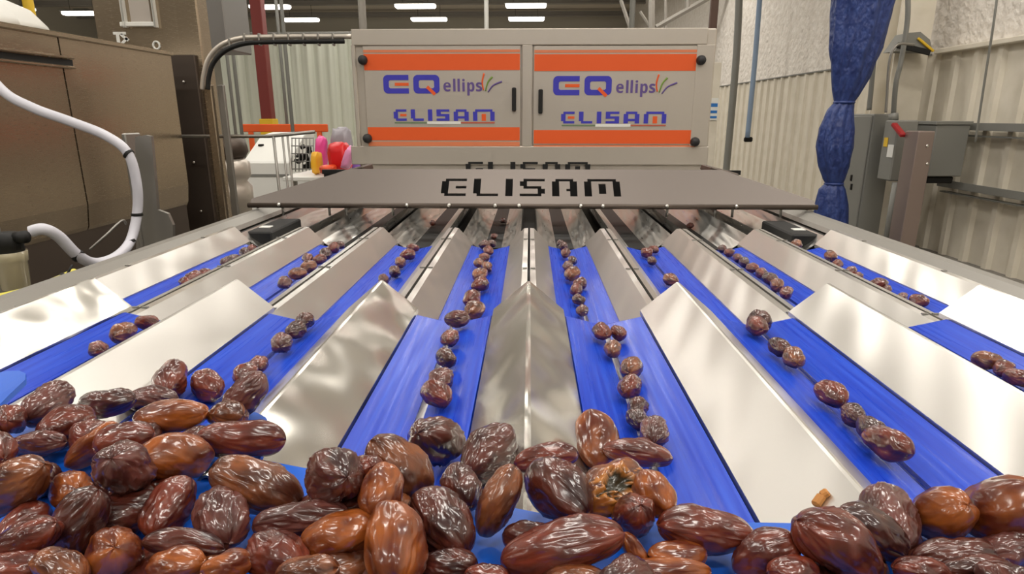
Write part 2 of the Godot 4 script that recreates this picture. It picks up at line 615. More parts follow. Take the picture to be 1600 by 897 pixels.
		for i in LANES:
			var t := thing("side_plate", "bright steel plate on the %s side of the lower belt, %s" % ["left" if sx < 0 else "right", lane_words(i)], "side plate", Vector3(i * HALF, 0, 0), "lower step side plates")
			part("plate", pl, M.cover, t)
			part("rivet_row", rivets, M.rail, t)
	# steel trays beyond the belts
	for i in LANES:
		var t := thing("steel_tray", "steel V tray under the guard plate, " + lane_words(i), "tray", Vector3(i * HALF, 0, 0), "trays under the guard plate")
		for sx in [-1.0, 1.0]:
			s = st()
			var pr := [Vector2(0.011, 0.957), Vector2(0.058, 0.990), Vector2(0.0735, 1.010), Vector2(0.075, 0.985)]
			if sx < 0:
				pr = [Vector2(-0.075, 0.985), Vector2(-0.0735, 1.010), Vector2(-0.058, 0.990), Vector2(-0.011, 0.957)]
			sheet(s, pr, 0.0015, -2.84, END2 - 0.012)
			part("tray_wall", fin(s), M.tray, t)
		s = st()
		box(s, Vector3(0, 0.953, -2.2), Vector3(0.022, 0.008, 1.26), 0.002)
		for k in 22:
			box(s, Vector3(0, 0.960, -1.60 - 0.055 * k), Vector3(0.018, 0.006, 0.022), 0.002)
		part("bottom_chain", fin(s), M.rubber, t)
		s = st()
		box(s, Vector3(0, 0.93, -2.2), Vector3(0.05, 0.07, 1.2))
		part("bed", fin(s), M.dark_metal, t)
	# black boxes painted in for the dark void under the guard plate
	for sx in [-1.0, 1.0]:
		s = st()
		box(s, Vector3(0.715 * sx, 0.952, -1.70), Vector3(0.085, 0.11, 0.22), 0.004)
		var t := thing("painted_void_box", "black stand-in for the dark void beside the %s side rail under the guard plate" % ("left" if sx < 0 else "right"), "box", Vector3(0.70 * sx, 0.9, -1.70))
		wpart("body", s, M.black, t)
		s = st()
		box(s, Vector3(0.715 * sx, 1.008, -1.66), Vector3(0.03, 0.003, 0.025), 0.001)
		wpart("plate", s, M.white, t)  # small white piece painted in as the glint in the void

	# blue feed plate with a scalloped slanting edge
	s = st()
	var mid := Vector3(0, 1.0, -0.2)
	for k in 120:
		var xa := -0.62 + 1.14 * k / 120.0
		var xb := -0.62 + 1.14 * (k + 1) / 120.0
		var q := []
		for x in [xa, xb]:
			var ze := feed_edge(x)
			q.append(Vector3(x, 1.0965, -ze))
			q.append(Vector3(x, 1.0965 - 0.07 * (ze - 0.04), -0.04))
		var dn := Vector3(0, -0.0045, 0)
		quad_out(s, q[0], q[1], q[3], q[2], mid)
		quad_out(s, q[0] + dn, q[1] + dn, q[3] + dn, q[2] + dn, Vector3(0, 2, 0))
		quad_out(s, q[0], q[2], q[2] + dn, q[0] + dn, mid)
		quad_out(s, q[1], q[3], q[3] + dn, q[1] + dn, Vector3(0, 1.1, -0.2))
		if k == 0: quad_out(s, q[0], q[1], q[1] + dn, q[0] + dn, mid)
		if k == 119: quad_out(s, q[2], q[3], q[3] + dn, q[2] + dn, mid)
	solo("feed_plate", s, M.feed, "bright blue feed plate with wavy edge under the heap of dates", "feed plate")
	# crumb
	s = st()
	box(s, CRUMB, Vector3(0.008, 0.0045, 0.0055), 0.0012, Basis(Vector3(0, 0, 1), 0.69) * Basis(Vector3(0, 1, 0), 0.5))
	box(s, CRUMB + Vector3(0.004, 0.0032, -0.002), Vector3(0.005, 0.004, 0.005), 0.001, Basis(Vector3(0, 0, 1), 0.69))
	solo("date_crumb", s, mat(Color(0.72, 0.48, 0.22), 0.6), "small amber crumb of date skin on the steel roof plate", "crumb")

# ------------------------------------------------------------------ cut-out lettering
const WORD := [
	" ######  ##       ##   ######   #####    ######## ",
	"##       ##       ##  ##       ##   ##  ##      ##",
	"##       ##       ##  ##       ##   ##  ##  ##  ##",
	"##  ###  ##       ##   #####   ##   ##  ##  ##  ##",
	"##       ##       ##       ##  ##  ###  ##  ##  ##",
	"##       ##       ##       ##  ##   ##  ##  ##  ##",
	" ######   ######  ##  ######   ##   ##  ##      ##"]

func runs(rows: Array, want: String) -> Array:
	# rectangles [col, row, width] of equal cells in each row
	var out := []
	for r in rows.size():
		var line: String = rows[r]
		var c := 0
		while c < line.length():
			if want.contains(line[c]):
				var e := c
				while e < line.length() and want.contains(line[e]): e += 1
				out.append([c, r, e - c])
				c = e
			else:
				c += 1
	return out

func guard_plate():
	var base := Vector3(0, 1.047, -1.83)
	var up := Vector3(0, 0.093, -0.12)
	var hgt := up.length()
	up = up.normalized()
	var w := Vector3.RIGHT.cross(up).normalized() * -0.003
	var t := thing("guard_plate", "wide grey steel guard plate with cut-out lettering across the lanes", "guard plate", base)
	var s := st()
	var x0 := -0.265
	var x1 := 0.272
	var y0 := 0.036
	var y1 := 0.110
	prism(s, [Vector2(-0.83, 0), Vector2(x0, 0), Vector2(x0, hgt), Vector2(-0.555, hgt), Vector2(-0.83, 0.022)], base, Vector3.RIGHT, up, w)
	prism(s, [Vector2(0.83, 0), Vector2(0.83, 0.022), Vector2(0.585, hgt), Vector2(x1, hgt), Vector2(x1, 0)], base, Vector3.RIGHT, up, w)
	prism(s, [Vector2(x0, 0), Vector2(x1, 0), Vector2(x1, y0), Vector2(x0, y0)], base, Vector3.RIGHT, up, w)
	prism(s, [Vector2(x0, y1), Vector2(x1, y1), Vector2(x1, hgt), Vector2(x0, hgt)], base, Vector3.RIGHT, up, w)
	var cw: float = (x1 - x0) / 50.0
	var ch: float = (y1 - y0) / 7.0
	for q in runs(WORD, " "):
		var a := Vector2(x0 + q[0] * cw, y1 - (q[1] + 1) * ch)
		var b := a + Vector2(q[2] * cw, ch)
		prism(s, [a, Vector2(b.x, a.y), b, Vector2(a.x, b.y)], base, Vector3.RIGHT, up, w)
	wpart("plate", s, M.guard, t)
	s = st(true)
	tube(s, [base + Vector3(-0.835, -0.004, 0), base + Vector3(0.835, -0.004, 0)], 0.0075, 12)
	wpart("bottom_bar", s, M.brown_metal, t)
	for x in [-0.81, -0.735, -0.595, -0.545, -0.405, 0.405, 0.545, 0.595, 0.735, 0.81]:
		s = st(true)
		var xr: float = x
		tube(s, [Vector3(xr, 1.045, -1.838), Vector3(xr, 1.012 if absf(xr) < 0.76 else 1.033, -1.838)], 0.004, 8)
		wpart("support_rod", s, M.rail, t)
	for x in [-0.74, -0.36, -0.235, -0.10, -0.03, 0.15, 0.215, 0.40, 0.60]:
		s = st(true)
		lathe(s, [Vector2(0.0, 0.005), Vector2(0.004, 0.004), Vector2(0.006, 0.0), Vector2(0.0, 0.0)], 10, Vector3(x, 1.046, -1.8225), Basis(Vector3.RIGHT, PI / 2))
		wpart("bolt", s, M.bright, t)
	s = st()
	for k in 27:
		box(s, Vector3(-0.65 + 0.05 * k, 1.066, -2.06 - 0.004 * (k % 2)), Vector3(0.052, 0.105, 0.003))
	box(s, Vector3(0, 1.122, -2.06), Vector3(1.36, 0.014, 0.012))
	wpart("hole_darkening_flaps", s, M.black, t)  # black flaps added behind the cut-out letters to keep the holes dark
	for sx in [-1.0, 1.0]:
		s = st()
		box(s, Vector3((0.56 if sx < 0 else 0.60) * sx, 1.128, -2.02), Vector3(0.09, 0.02, 0.12), 0.004, Basis(Vector3(0, 0, 1), 0.25 * -sx))
		wpart("corner_bracket", s, M.brown_metal, t)

func bracket(w: float, h: float, t: float, r: float) -> Array:
	# a C with rounded outer corners, open to +x
	var out := [Vector2(w, h)]
	for k in 7:
		var a := PI / 2 + PI / 2 * k / 6.0
		out.append(Vector2(r + cos(a) * r, h - r + sin(a) * r))
	for k in 7:
		var a := PI + PI / 2 * k / 6.0
		out.append(Vector2(r + cos(a) * r, r + sin(a) * r))
	out += [Vector2(w, 0), Vector2(w, t), Vector2(t * 1.35, t), Vector2(t * 1.1, t * 1.25), Vector2(t * 1.1, h - t * 1.25), Vector2(t * 1.35, h - t), Vector2(w, h - t)]
	return out

func print_rows(rows: Array, want: String, o: Vector3, cw: float, ch: float, m: Material, parent: Node3D, called: String):
	var s := st()
	for q in runs(rows, want):
		box(s, o + Vector3((q[0] + q[2] * 0.5) * cw, -(q[1] + 0.5) * ch, 0.0), Vector3(q[2] * cw, ch * 1.001, 0.0012))
	wpart(called, s, m, parent)

const DOOR_WORD := [
	" #####  ##      ##  ######   #####    ######## ",
	"##      ##      ##  ##      ##   ##  ##      ##",
	"## ooo  ##      ##  ######  ##   ##  ##  oo  ##",
	"##      ##      ##      ##  #######  ##  oo  ##",
	" #####   #####  ##  ######  ##   ##  ##  oo  ##"]

func inspection_cabinet():
	var zf := 2.90
	var tl := at(549, 46, zf)
	var br := at(1104, 258, zf)
	var lo := at(549, 258, zf)
	var cx: float = (tl.x + br.x) * 0.5
	var w: float = br.x - tl.x
	var t := thing("inspection_cabinet", "wide steel cabinet with two orange-striped doors above the conveyor", "cabinet", Vector3(cx, 0, -zf))
	var s := st()
	var top := tl.y
	box(s, Vector3(cx, (top + 0.96) * 0.5, -zf - 0.75), Vector3(w, top - 0.96, 1.5), 0.006)
	for sx in [-1.0, 1.0]:
		for z in [-zf - 0.06, -zf - 1.44]:
			box(s, Vector3(cx + sx * (w * 0.5 - 0.05), 0.48, z), Vector3(0.08, 0.96, 0.08))
	wpart("body", s, M.steel, t)
	# raised front frame
	s = st()
	var fz := -zf + 0.006
	for r in [[549, 1104, 46, 70], [549, 565, 70, 229], [816, 831, 70, 229], [1088, 1104, 70, 229], [549, 1104, 228, 258]]:
		var a := at(r[0], r[2], zf)
		var b := at(r[1], r[3], zf)
		box(s, Vector3((a.x + b.x) * 0.5, (a.y + b.y) * 0.5, fz), Vector3(b.x - a.x, a.y - b.y, 0.014), 0.003)
	wpart("front_frame", s, M.steel, t)
	# dark cut lettering on the lower panel, mostly behind the guard plate
	var o := at(728, 252.5, zf)
	var e := at(922, 252.5, zf)
	o.z = -zf + 0.0135
	print_rows(WORD, "#", o, (e.x - o.x) / 50.0, 0.0095, M.black, t, "lettering")
	var xs := [[566.0, 814.0], [833.0, 1087.0]]
	for d in 2:
		var a := at(xs[d][0], 72, zf)
		var b := at(xs[d][1], 227, zf)
		var dz := -zf + 0.005
		s = st()
		box(s, Vector3((a.x + b.x) * 0.5, (a.y + b.y) * 0.5, dz), Vector3(b.x - a.x - 0.004, a.y - b.y, 0.012), 0.003)
		var door := wpart("door", s, M.steel, t)
		door.set_meta("label", "steel door with logos, %s of the pair" % ("left" if d == 0 else "right"))
		var pz := -zf + 0.0116
		# local helper numbers: metres for one pixel at the door
		var k: float = (b.x - a.x) / (xs[d][1] - xs[d][0])
		var x0: float = xs[d][0]
		for st_ in [[78.0, 82.0, "orange_pale"], [84.0, 108.0, "orange"], [194.5, 215.0, "orange"], [217.0, 224.0, "orange_pale"]]:
			s = st()
			box(s, Vector3((a.x + b.x) * 0.5, a.y - ((st_[0] + st_[1]) * 0.5 - 72.0) * k, pz), Vector3(b.x - a.x - 0.012, (st_[1] - st_[0]) * k, 0.0012))
			wpart("orange_stripe", s, M[st_[2]], door)
		var eq := Vector3(a.x + ((597.0 if d == 0 else 864.0) - x0) * k, a.y - (115.0 - 72.0) * k, pz)
		var pw := 3.1 * k
		var le := st()
		prism(le, bracket(12.9 * pw, 9.0 * pw, 2.5 * pw, 2.2 * pw), eq + Vector3(0, -9.0 * pw, -0.0006), Vector3.RIGHT, Vector3.UP, Vector3(0, 0, 0.0012))
		wpart("logo_letter", le, M.logo_blue, door)
		le = st()
		prism(le, bracket(6.7 * pw, 9.0 * pw, 2.5 * pw, 2.2 * pw), eq + Vector3(15.3 * pw, -9.0 * pw, -0.0006), Vector3.RIGHT, Vector3.UP, Vector3(0, 0, 0.0012))
		prism(le, bracket(6.7 * pw, 9.0 * pw, 2.5 * pw, 2.2 * pw), eq + Vector3(28.6 * pw, 0, -0.0006), Vector3.LEFT, Vector3.DOWN, Vector3(0, 0, 0.0012))
		wpart("logo_letter", le, M.logo_blue, door)
		le = st()
		box(le, eq + Vector3(29.0 * k, -14.0 * k, 0.0), Vector3(22.0 * k, 4.6 * k, 0.0012))
		wpart("logo_bar", le, M.orange, door)
		le = st()
		box(le, eq + Vector3(75.0 * k, -23.5 * k, 0.0004), Vector3(17.0 * k, 5.0 * k, 0.0016), 0.0, Basis(Vector3(0, 0, 1), -0.75))
		wpart("logo_tail", le, M.orange, door)
		var tm := TextMesh.new()
		tm.text = "ellips"
		var fnt := SystemFont.new()
		fnt.font_names = PackedStringArray(["Droid Sans"])
		fnt.font_weight = 700
		tm.font = fnt
		tm.font_size = 32
		tm.pixel_size = 0.00215
		tm.depth = 0.0012
		var tx := MeshInstance3D.new()
		tx.mesh = tm
		tx.material_override = M.logo_violet
		tx.name = "lettering"
		door.add_child(tx)
		tx.position = Vector3(a.x + ((722.0 if d == 0 else 989.0) - x0) * k, a.y - (131.5 - 72.0) * k, pz)
		var fl := [[[755, 138, 753, 126, 756, 113], "orange"], [[758, 139, 762, 126, 769, 118], "logo_green"], [[762, 141, 770, 131, 784, 125], "logo_violet"]]
		for f in fl:
			s = st(true)
			var pts := []
			for j in 3:
				var qx: float = f[0][j * 2] + (0.0 if d == 0 else 267.0)
				pts.append(Vector3(a.x + (qx - x0) * k, a.y - (f[0][j * 2 + 1] - 72.0) * k, pz - 0.001))
			tube(s, smooth_path(pts, 5), 0.0032, 6, 0.0045)
			wpart("logo_petal", s, M[f[1]], door)
		var wd := Vector3(a.x + ((611.0 if d == 0 else 877.0) - x0) * k, a.y - (167.0 - 72.0) * k, pz)
		print_rows(DOOR_WORD, "#", wd, 161.0 / 47.0 * k, 3.5 * k, M.logo_blue, door, "lettering")
		print_rows(DOOR_WORD, "o", wd, 161.0 / 47.0 * k, 3.5 * k, M.orange, door, "lettering_accent")
		var u0: float = 612.0 if d == 0 else 878.0
		for bar in [[0.0, 52.0, "print_green"], [52.0, 106.0, "white"], [106.0, 160.0, "print_red"]]:
			s = st()
			box(s, Vector3(a.x + (u0 + (bar[0] + bar[1]) * 0.5 - x0) * k, a.y - (187.5 - 72.0) * k, pz), Vector3((bar[1] - bar[0]) * k, (4.2 if bar[2] == "white" else 2.2) * k, 0.0012))
			wpart("underline", s, M[bar[2]], door)
		# handle and latches
		var hx: float = a.x + ((803.0 if d == 0 else 845.0) - x0) * k
		s = st()
		box(s, Vector3(hx, a.y - (152.0 - 72.0) * k, -zf + 0.018), Vector3(6.5 * k, 36.0 * k, 0.016), 0.004)
		wpart("handle", s, M.black, door)
		for ly in [93.0, 212.0]:
			s = st(true)
			var lx: float = a.x + ((567.0 if d == 0 else 1084.0) - x0) * k
			lathe(s, [Vector2(0.0, 0.03), Vector2(0.015, 0.028), Vector2(0.020, 0.018), Vector2(0.021, 0.0), Vector2(0.0, 0.0)], 16, Vector3(lx, a.y - (ly - 72.0) * k, -zf + 0.008), Basis(Vector3.RIGHT, PI / 2))
			wpart("latch", s, M.rubber, door)
	# doors on the sides, with the same stripes
	for sx in [-1.0, 1.0]:
		for z in [-zf - 0.40, -zf - 1.08]:
			s = st()
			var dx: float = cx + sx * (w * 0.5 + 0.003)
			box(s, Vector3(dx, 1.385, z), Vector3(0.012, 0.45, 0.62), 0.003)
			var door := wpart("side_door", s, M.steel, t)
			for y in [1.555, 1.215]:
				s = st()
				box(s, Vector3(dx + sx * 0.0062, y, z), Vector3(0.0012, 0.075, 0.61))
				wpart("orange_stripe", s, M.orange, door)

# ------------------------------------------------------------------ left: machines, hose, filter
func left_machines():
	var XS := -1.8
	var c0 := at_x(0, 35, XS)
	var far := at_x(266, 81, XS)
	var zn := 1.3
	var zf: float = -far.z
	var top: float = far.y
	var seam: float = -at_x(112, 180, XS).z
	var t := thing("steel_machine", "long bronze-toned stainless machine housing beside the conveyor", "machine", Vector3(-2.5, 0, -2.3))
	var s := st()
	box(s, Vector3(-2.5, top * 0.5 + 0.05, -(zn + zf) * 0.5), Vector3(1.36, top - 0.14, zf - zn - 0.02))
	wpart("body", s, M.brown_metal, t)
	for r in [[zn, seam - 0.004], [seam + 0.004, zf]]:
		s = st()
		# side panel with rounded shoulder at the bottom
		var pr := [Vector2(-0.02, top), Vector2(0.0, top - 0.012), Vector2(0.0, 0.95), Vector2(-0.012, 0.86), Vector2(-0.06, 0.77), Vector2(-0.13, 0.70), Vector2(-0.16, 0.10), Vector2(-0.20, 0.10), Vector2(-0.20, top)]
		prism(s, pr, Vector3(XS, 0, -r[0]), Vector3.RIGHT, Vector3.UP, Vector3(0, 0, -(r[1] - r[0])))
		wpart("side_panel", s, M.bronze_steel, t)
	s = st()
	box(s, Vector3(-2.5, top - 0.01, -(zn + zf) * 0.5), Vector3(1.42, 0.02, zf - zn + 0.02), 0.004)
	wpart("top", s, M.bronze_steel, t)
	# grip slot
	var a := at_x(0, 84, XS)
	var b := at_x(112, 99, XS)
	s = st()
	box(s, Vector3(XS + 0.002, (at_x(108, 92, XS).y + at_x(108, 104, XS).y) * 0.5, (b.z - zn) * 0.5), Vector3(0.006, 0.022, -b.z - zn))
	wpart("grip_slot", s, M.black, t)
	for dy in [0.018, -0.018]:
		s = st()
		box(s, Vector3(XS + 0.008, (at_x(108, 92, XS).y + at_x(108, 104, XS).y) * 0.5 + dy, (b.z - zn) * 0.5), Vector3(0.018, 0.010, -b.z - zn), 0.003)
		wpart("grip_rail", s, M.bronze_steel, t)

	# white lid on top of it
	var lp := Vector3(-2.27, top, -2.35)
	t = thing("plastic_lid", "white domed plastic lid lying on the stainless machine", "lid", lp)
	s = st(true)
	lathe(s, [Vector2(0.0, 0.15), Vector2(0.16, 0.146), Vector2(0.30, 0.125), Vector2(0.40, 0.08), Vector2(0.44, 0.03), Vector2(0.45, 0.0), Vector2(0.0, 0.0)], 40)
	part("shell", fin(s), M.white, t)
	s = st(true)
	tube(s, smooth_path([Vector3(0.24, 0.12, 0.22), Vector3(0.25, 0.16, 0.18), Vector3(0.27, 0.15, 0.12), Vector3(0.27, 0.12, 0.10)], 5), 0.007, 8)
	part("handle", fin(s), M.grey_paint, t)

	# tall cabinet behind
	var zc := 3.55
	var l := at(148, 40, zc)
	var r := at(311, 40, zc)
	t = thing("tall_cabinet", "tall brown stainless cabinet with a white-framed window", "cabinet", Vector3((l.x + r.x) * 0.5, 0, -zc - 0.4))
	s = st()
	box(s, Vector3((l.x + r.x) * 0.5, 1.5, -zc - 0.06), Vector3(r.x - l.x, 3.0, 0.12), 0.008)
	wpart("body", s, M.bronze_steel, t)
	# lower front, its shade and dark reflection put into a darker metal
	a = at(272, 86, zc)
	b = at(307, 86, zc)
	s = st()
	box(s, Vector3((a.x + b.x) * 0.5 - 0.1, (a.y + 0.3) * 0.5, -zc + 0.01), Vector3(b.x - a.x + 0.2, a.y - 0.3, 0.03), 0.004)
	var dd := wpart("shaded_lower_front", s, M.brown_metal, t)
	for p in [[287, 128], [303, 254], [314, 330]]:
		s = st(true)
		lathe(s, [Vector2(0.0, 0.006), Vector2(0.006, 0.004), Vector2(0.008, 0.0), Vector2(0.0, 0.0)], 8, at(p[0], p[1], zc - 0.028), Basis(Vector3.RIGHT, PI / 2))
		wpart("screw", s, M.bright, dd)
	s = st()
	for f in [[190, 197, -30, 42], [238, 245, -30, 42], [190, 245, 35, 42]]:
		var p := at(f[0], f[2], zc)
		var q := at(f[1], f[3], zc)
		box(s, Vector3((p.x + q.x) * 0.5, (p.y + q.y) * 0.5, -zc + 0.01), Vector3(q.x - p.x, p.y - q.y, 0.025), 0.003)
	var win := wpart("window_frame", s, M.white, t)
	s = st()
	var p0 := at(197, -30, zc)
	var p1 := at(238, 35, zc)
	box(s, Vector3((p0.x + p1.x) * 0.5, (p0.y + p1.y) * 0.5, -zc + 0.004), Vector3(p1.x - p0.x, p0.y - p1.y, 0.01))
	wpart("pane", s, mat(Color(0.70, 0.67, 0.64), 0.25), win)
	# reflected letter fragments, painted on as white shapes
	s = st()
	var k0 := at(177, 50, zc)
	var pxm: float = at(178, 50, zc).x - k0.x
	for q in [[0, 0, 20, 4, 0.0], [4, 4, 5, 14, 0.0], [10, 6, 14, 4, -0.7], [9, 11, 14, 4, 0.7]]:
		box(s, k0 + Vector3((q[0] + q[2] * 0.5) * pxm, -(q[1] + q[3] * 0.5) * pxm, 0.003), Vector3(q[2] * pxm, q[3] * pxm, 0.003), 0.0, Basis(Vector3(0, 0, 1), q[4]))
	wpart("lettering", s, M.white, t)
	s = st(true)
	var ring := []
	var rc := at(245, 71, zc)
	for k in 21:
		ring.append(rc + Vector3(cos(TAU * k / 20.0) * 5.0 * pxm, sin(TAU * k / 20.0) * 5.5 * pxm, 0.003))
	tube(s, ring, 1.6 * pxm, 6)
	wpart("lettering", s, M.white, t)  # white ring painted in for the second reflected letter

	# grey cabinet further back
	zc = 4.6
	l = at(300, 40, zc); r = at(352, 40, zc)
	s = st()
	var low := at(330, 78, zc).y
	box(s, Vector3((l.x + r.x) * 0.5 - 0.3, (low + 5.38) * 0.5, -zc - 0.2), Vector3(r.x - l.x + 0.6, 5.38 - low, 0.4), 0.008)
	solo("air_duct", s, mat(Color(0.52, 0.51, 0.50), 0.5, 0.4), "plain grey air duct coming down behind the tall brown cabinet", "duct")

	# upright bracket by the hose
	var zb := 1.72
	t = thing("hose_bracket", "grey steel upright bracket with gusset carrying the white hose", "bracket", Vector3(at(232, 300, zb).x, 0, -zb))
	s = st()
	var u := at(205, 385, zb)
	var poly := []
	for p in [[211, 214], [228, 211], [236, 213], [243, 290], [246, 328], [262, 334], [270, 352], [272, 420], [213, 430]]:
		var q := at(p[0], p[1], zb)
		poly.append(Vector2(q.x, q.y))
	prism(s, poly, Vector3(0, 0, -zb), Vector3.RIGHT, Vector3.UP, Vector3(0, 0, -0.012))
	wpart("plate", s, M.rail, t)
	s = st()
	box(s, at(218, 320, zb) + Vector3(-0.012, 0, -0.03), Vector3(0.012, at(218, 214, zb).y - at(218, 430, zb).y, 0.07), 0.003)
	wpart("flange", s, M.rail, t)
	s = st()
	var ft := at(240, 420, zb)
	box(s, Vector3(ft.x, ft.y * 0.5, -zb - 0.03), Vector3(0.08, ft.y, 0.05), 0.004)
	wpart("post", s, M.rail, t)

	# white hose
	var hp := [at(-60, 60, 1.62), at(0, 138, 1.62), at(50, 168, 1.62), at(110, 190, 1.63), at(165, 212, 1.64), at(200, 240, 1.65), at(214, 290, 1.66), at(214, 335, 1.66), at(203, 378, 1.62), at(180, 402, 1.52), at(148, 411, 1.44), at(120, 398, 1.38), at(92, 370, 1.34), at(68, 358, 1.31), at(48, 362, 1.30)]
	t = thing("white_hose", "white plastic hose curving from the bracket down to the filter", "hose", at(180, 402, 1.52))
	s = st(true)
	tube(s, smooth_path(hp, 8), 0.0125, 14)
	wpart("tube", s, M.hose, t)
	for q in [[201, 241, 1.65, 0.7], [214, 335, 1.66, 1.57], [203, 378, 1.62, 1.2], [122, 400, 1.38, 0.6]]:
		s = st(true)
		var pc := at(q[0], q[1], q[2])
		var ang: float = q[3]
		var dirv := Vector3(cos(ang), -sin(ang), 0)
		tube(s, [pc - dirv * 0.004, pc + dirv * 0.004], 0.0145, 12)
		wpart("cable_tie", s, M.black, t)
	s = st(true)
	tube(s, smooth_path([at(140, 390, 1.40), at(165, 368, 1.42), at(190, 345, 1.46), at(197, 350, 1.5)], 6), 0.003, 6)
	solo("thin_wire", s, M.rail, "thin grey wire looping beside the white hose", "wire")

	# filter
	var fp := at(26, 452, 1.25)
	t = thing("air_filter", "filter with clear bowl and black head on the white hose", "filter", fp)
	var k := 1.29 / F
	s = st(true)
	lathe(s, [Vector2(0, 0), Vector2(17 * k, 0), Vector2(20 * k, 3 * k), Vector2(22 * k, 45 * k), Vector2(24 * k, 47 * k), Vector2(25 * k, 62 * k), Vector2(0.0, 62 * k)], 24)
	part("bowl", fin(s), M.bowl, t)
	s = st(true)
	lathe(s, [Vector2(0, 2 * k), Vector2(11 * k, 2 * k), Vector2(11 * k, 50 * k), Vector2(0, 50 * k)], 18)
	part("cartridge", fin(s), mat(Color(0.55, 0.50, 0.40), 0.7), t)
	s = st(true)
	lathe(s, [Vector2(0, 62 * k), Vector2(22 * k, 62 * k), Vector2(22 * k, 86 * k), Vector2(17 * k, 92 * k), Vector2(0, 92 * k)], 24)
	tube(s, [Vector3(18 * k, 84 * k, 0), Vector3(34 * k, 86 * k, 0)], 10 * k, 12)
	tube(s, [Vector3(-18 * k, 84 * k, 0), Vector3(-30 * k, 86 * k, 0)], 10 * k, 12)
	part("head", fin(s), M.black, t)
	s = st()
	box(s, Vector3(-40 * k, 84 * k, -0.02), Vector3(24 * k, 20 * k, 0.03), 0.004)
	box(s, Vector3(-44 * k, -0.45, -0.03), Vector3(0.03, 1.1 + 80 * k, 0.03), 0.003)
	part("stand", fin(s), M.rail, t)
	# yellow hose
	t = thing("yellow_hose", "yellow hose lying beside the left side rail", "hose", at(60, 452, 1.12))
	s = st(true)
	tube(s, smooth_path([at(-60, 478, 1.10), at(0, 467, 1.12), at(50, 455, 1.14), at(90, 440, 1.18), at(118, 427, 1.22)], 8), 0.0105, 14)
	wpart("tube", s, M.yellow_hose, t)
	s = st(true)
	tube(s, [at(100, 436, 1.19), at(103, 434, 1.194)], 0.0125, 12)
	tube(s, [at(101, 436, 1.19), at(113, 414, 1.2)], 0.0025, 6)
	wpart("cable_tie", s, M.black, t)

